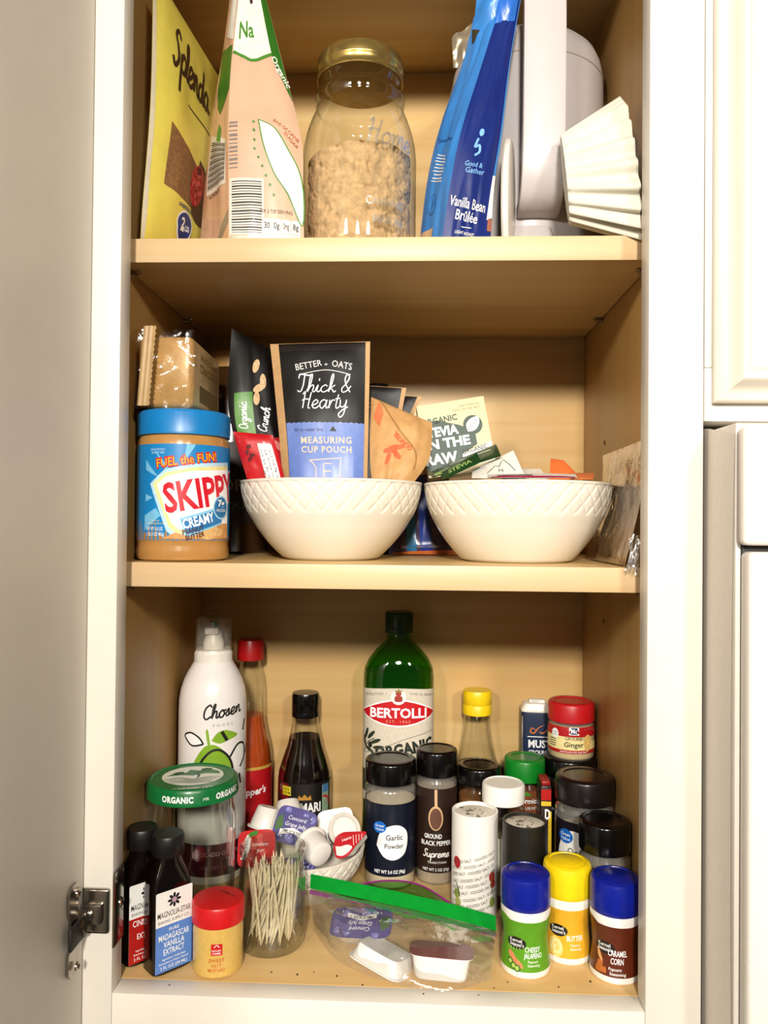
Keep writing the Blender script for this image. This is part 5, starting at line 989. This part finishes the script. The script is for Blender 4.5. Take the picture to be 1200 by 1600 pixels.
GRP = M('#4a4488', .3, var=.15, scale=200, coat=.3); GDK = M('#2f2a66', .35); GPL = M('#7a78c0', .35); GRN_ = M('#3f6a2e', .4)
def grape(g, S, sx, sy):
    rn = random.Random(4)
    for i in range(16): a, b = rn.uniform(-.9, .9)*sx, rn.uniform(-.9, .9)*sy; g.sh(ell(a, b, 3, 3, 14), S, GPL if i % 2 else GDK, .05+.01*i, 0); g.sh(ell(a-.8, b+.8, 1, 1, 8), S, M('#a9a8dc', .3), .22, 0)
    g.sh(rect(0, sy*.25, sx*1.3, sy*.8), S, GRP, .25, 0)
    g.sh(poly([(-sx*.95, sy*.2), (-sx*.7, sy*.5), (-sx*.55, -sy*.2), (-sx*.9, -sy*.5)]), S, GRN_, .27, 0)
    g.sh(T('Concord', 1, sy*.30, 3.4, 17, .0, .2), S, PWT, .3, 0); g.sh(T('Grape Jelly', 1, -sy*.06, 3.6, 20, .0, .2), S, PWT, .3, 0)
    g.sh(poly([(-12, -sy*.62), (0, -sy*.4), (12, -sy*.62), (12, -sy*.32), (0, -sy*.1), (-12, -sy*.32)]), S, PW, .31, 0); g.sh(T("SMUCKER'S", 0, -sy*.44, 2.8, 20, .02), S, INKK, .36, 0)
def berry(g, S, sx, sy):
    for i in range(12): a = i*2.4; r = 3.6*sqrt(i); g.sh(ell(r*cos(a), r*sin(a)*.8, 3, 3, 14), S, M('#e05a54' if i % 2 else '#b3141c', .35), .05+.01*i, 0)
    g.sh(poly([(-15, -8), (-11, 0), (-11, 8), (-8, 12), (-5, 8), (-6, 0), (-10, -9)]), S, PW, .25, 0); g.sh(T("SMUCKER'S", -8.5, 0, 2.8, 19, .02, rot=1.4), S, INKK, .3, 0)
    g.sh(T('Strawberry', 4, 2, 2.8, 16, .0, .2), S, PWT, .3, 0); g.sh(T('Jam', 4, -3, 2.8, 7, .0, .2), S, PWT, .3, 0); g.sh(ell(-3, 12, 5, 2, 14, .3), S, M('#3f8a2e', .4), .28, 0)
jelly('strawberry jelly pack with red lid leaning at the bowl left edge', (-.1085, .1330, .0500), (rad(66), rad(-10), rad(-12)), M('#d03236', .3, coat=.3), berry, 18, 15, 11)
jelly('grape jelly pack with purple lid on top of the heap', (-.0790, .1460, .0640), (rad(60), rad(10), rad(-10)), GRP, lambda g, S, a, b: grape(g, S, a, b), 18.5, 15.5, 11)
jelly('grape jelly pack half hidden between the glass jar and ribbed creamer', (-.0760, .1210, .0300), (rad(40), rad(10), rad(20)), GRP, grape, 15, 13, 10)
def creamer(label, loc, rot, ribbed=False):
    o = E('creamer_cup', label, 'creamer', loc, 0, 'single-serve creamers', rot)
    g = G(); g.loft([(9.5, 0), (10.4, .8), (13, 14), (13.2, 18), (15.6, 18.4), (15.6, 19.2)], CUPW, 72, rib=(0, .035, 1, 2) if ribbed else None); g.build('cup', o)
    g = G(); g.loft([(15.7, 19.25), (15.7, 19.5)], M('#efe9de', .3, .15), 40); S = PL((0, 0, 19.55), (1, 0, 0), (0, 1, 0)); g.sh(ell(0, 0, 11, 11), S, M('#f6f3ec', .35), .1, 0); g.sh(stroke([(12*cos(k*.3), 12*sin(k*.3)) for k in range(22)], .7, 1), S, M('#cfc8ba', .4), .15, 0); g.build('foil_lid', o)
creamer('white creamer cup with round lid facing out on the right', (-.0440, .1720, .0480), (rad(55), rad(10), rad(20)))
creamer('ribbed white creamer cup lying on its side by the rim', (-.0530, .1170, .0530), (rad(-80), 0, rad(40)), True)
creamer('white creamer cup upside down at the back left of the heap', (-.1080, .1640, .0760), (rad(165), rad(12), 0))
creamer('white creamer cup tipped over beside the purple lid', (-.0930, .1780, .0770), (rad(150), rad(-12), 0))
jelly('plain white backed pack propped at the back of the bowl', (-.0480, .1900, .0500), (rad(70), rad(-8), rad(10)), CUPW, None, 17, 15, 9)
# red tear-shaped dip cup on its side
o = E('dip_cup', 'white dip cup with red printed film against the bowl rim', 'dip cup', (-.0330, .1330, .0560), 0, rot=(rad(58), rad(-28), rad(-18)))
tear = smooth([(-12, -7), (-6, -10), (2, -9), (10, -4), (20, 1), (21.5, 3), (19, 4.5), (8, 8), (-2, 10.5), (-10, 8), (-13, 0)], 3)
def extr(g, pts, z0, z1, m, k0=1.):
    n = len(pts); V = [(x*k0, y*k0, z0) for x, y in pts]+[(x, y, z1) for x, y in pts]; g.add(V, [tuple(range(n-1, -1, -1)), tuple(range(n, 2*n))]+[(i, (i+1) % n, n+(i+1) % n, n+i) for i in range(n)], m)
g = G(); extr(g, tear, -9, 0, CUPW, .8); g.build('cup', o)
g = G(); extr(g, [(x*1.04, y*1.04) for x, y in tear], .1, .5, M('#c4202a', .3, coat=.3)); S = PL((0, 0, .55), (1, 0, 0), (0, 1, 0)); g.sh(poly(smooth([(-11, -6), (-4, -8.5), (6, -5), (2, -1), (-6, 0), (-11, 2)], 3)), S, PW, .1, 0); g.sh(T('Heinz', 2, 3, 2.4, 10, .02, rot=.0), S, PWT, .15, 0)
for k in range(4): g.sh(stroke([(8+k*3, -3.5+k*.9), (9+k*3, 5-k*.6)], .5, 1), S, PW, .15, 0)
g.build('printed_film', o)

# zip bag with jelly packs
jelly('grape jelly pack turned upside down inside the zip bag', (-.0130, .0760, .0095), (rad(-30), rad(4), rad(172)), GRP, grape, 25, 13, 12)
jelly('white jelly pack lying face down inside the zip bag', (.0060, .0460, .0135), (rad(168), rad(8), rad(-32)), CUPW, None, 24, 17, 11)
jelly('jelly pack with dull red lid standing at the bag front', (.0480, .0320, .0030), (rad(-7), rad(2), rad(-3)), M('#8a5450', .3, var=.1, coat=.3), None, 24, 14, 17)
zb = E('zip_bag', 'clear zip bag with green and purple seal holding jelly packs', 'zip bag', (.012, .07, .0005))
def zw(p): return Vector(((p[0]-.012)*1000, (p[1]-.07)*1000, (p[2]-.0005)*1000))
zl = [zw(p) for p in [(-.0600, .0970, .0330), (-.0200, .0950, .0272), (.0200, .0920, .0215), (.0600, .0890, .0150), (.0950, .0850, .0085)]]
bt = [zw(p) for p in [(-.0560, .0930, .0012), (-.0320, .0500, .0010), (.0080, .0230, .0010), (.0500, .0140, .0010), (.0850, .0310, .0010)]]
bk = [zw(p) for p in [(-.0600, .1060, .0010), (-.0150, .1260, .0010), (.0250, .1270, .0010), (.0560, .1140, .0010), (.0880, .0980, .0010)]]
def zfront(s, t):
    a = Vector(along([tuple(p) for p in zl], s)); b = Vector(along([tuple(p) for p in bt], s)); p = a.lerp(b, t)
    bul = 17*sin(pi*t)**.8*(.4+.6*sin(pi*s)) ; n_ = Vector((0, -.55, .83))
    c = 3.2*noise.noise(Vector((s*7, t*5, 3)))*min(1, 5*t)*min(1, 5*(1-t)) + 1.6*noise.noise(Vector((s*15, t*9, 8)))*min(1, 4*t)*min(1, 5*(1-t))
    p = p + n_*(bul+c); p.z = max(.2, p.z); return tuple(p)
def zback(s, t):
    a = Vector(along([tuple(p) for p in zl], s)); b = Vector(along([tuple(p) for p in bk], s)); p = a.lerp(b, t) + Vector((0, .8, .5))*(5*sin(pi*t)+1.5*noise.noise(Vector((s*6, t*4, 12))))*min(1, 4*t); p.z = max(.2, p.z); return tuple(p)
g = G(); g.grid(zfront, 56, 40, FILM); g.grid(zback, 40, 16, FILM, True); g.build('bag_film', zb, sharp=80)
ZG = M('#078a2a', .75, var=.08, scale=120, spec=.05); ZP = M('#8a2078', .75, var=.08, spec=.05)
def strip(off0, off1, m, name, y=-.8):
    g = G()
    def f(s, t): p = Vector(along([tuple(q) for q in zl], s)); d = Vector((0, .42, .90)); return tuple(p + d*(off0+(off1-off0)*t) + Vector((0, y, 0)))
    g.grid(f, 30, 3, m); g.grid(lambda s, t: tuple(Vector(f(s, t))+Vector((0, .6, .1))), 30, 3, m, True); g.build(name, zb, sharp=60)
strip(.8, 11.5, ZG, 'green_seal'); strip(-3.4, -.6, ZP, 'purple_seal', -1.2); 
# rear lip of the opening, bowed backwards
zr = [zw(p) for p in [(-.0350, .1000, .0310), (.0000, .1150, .0290), (.0300, .1210, .0230), (.0550, .1110, .0160), (.0800, .0940, .0090)]]
g = G()
ZT_ = clear('green_tint_film', (.30, .62, .28), .08, .3, 2., rough=.15)
def rl(s, t): a = Vector(along([tuple(p) for p in zr], s)); b = Vector(along([tuple(p) for p in zl], .16+s*.74)); return tuple(a.lerp(b, t) + Vector((0, 0, 5*(1-t)*sin(pi*s)+1.2*sin(t*22)*.25)))
g.grid(rl, 30, 16, ZT_); g.build('rear_lip', zb, sharp=70)
g = G(); g.tube([tuple(Vector(along([tuple(p) for p in zr], k/20))+Vector((0, .6, 4.5*sin(pi*k/20)+.6))) for k in range(21)], .7, ZP, 6); g.build('purple_seal', zb)
# crumbs on the cabinet floor
g = G(); rn = random.Random(8); CR_ = M('#2a170c', .8)
for u, v in ((-.152, .012), (-.06, .030), (-.048, .034), (-.030, .030), (.075, .013), (.087, .022), (.160, .034), (.098, .030), (-.010, .020), (.035, .012), (.135, .026), (-.08, .032)):
    z = 0 ; s = rn.uniform(.5, .9); g.box((u*1000, v*1000, s*.5), (s*1.5, s*1.2, s), CR_, s*.2)
tag(g.build('crumbs'), 'few dark crumbs scattered on the cabinet floor and rail', 'crumbs', kind='stuff')
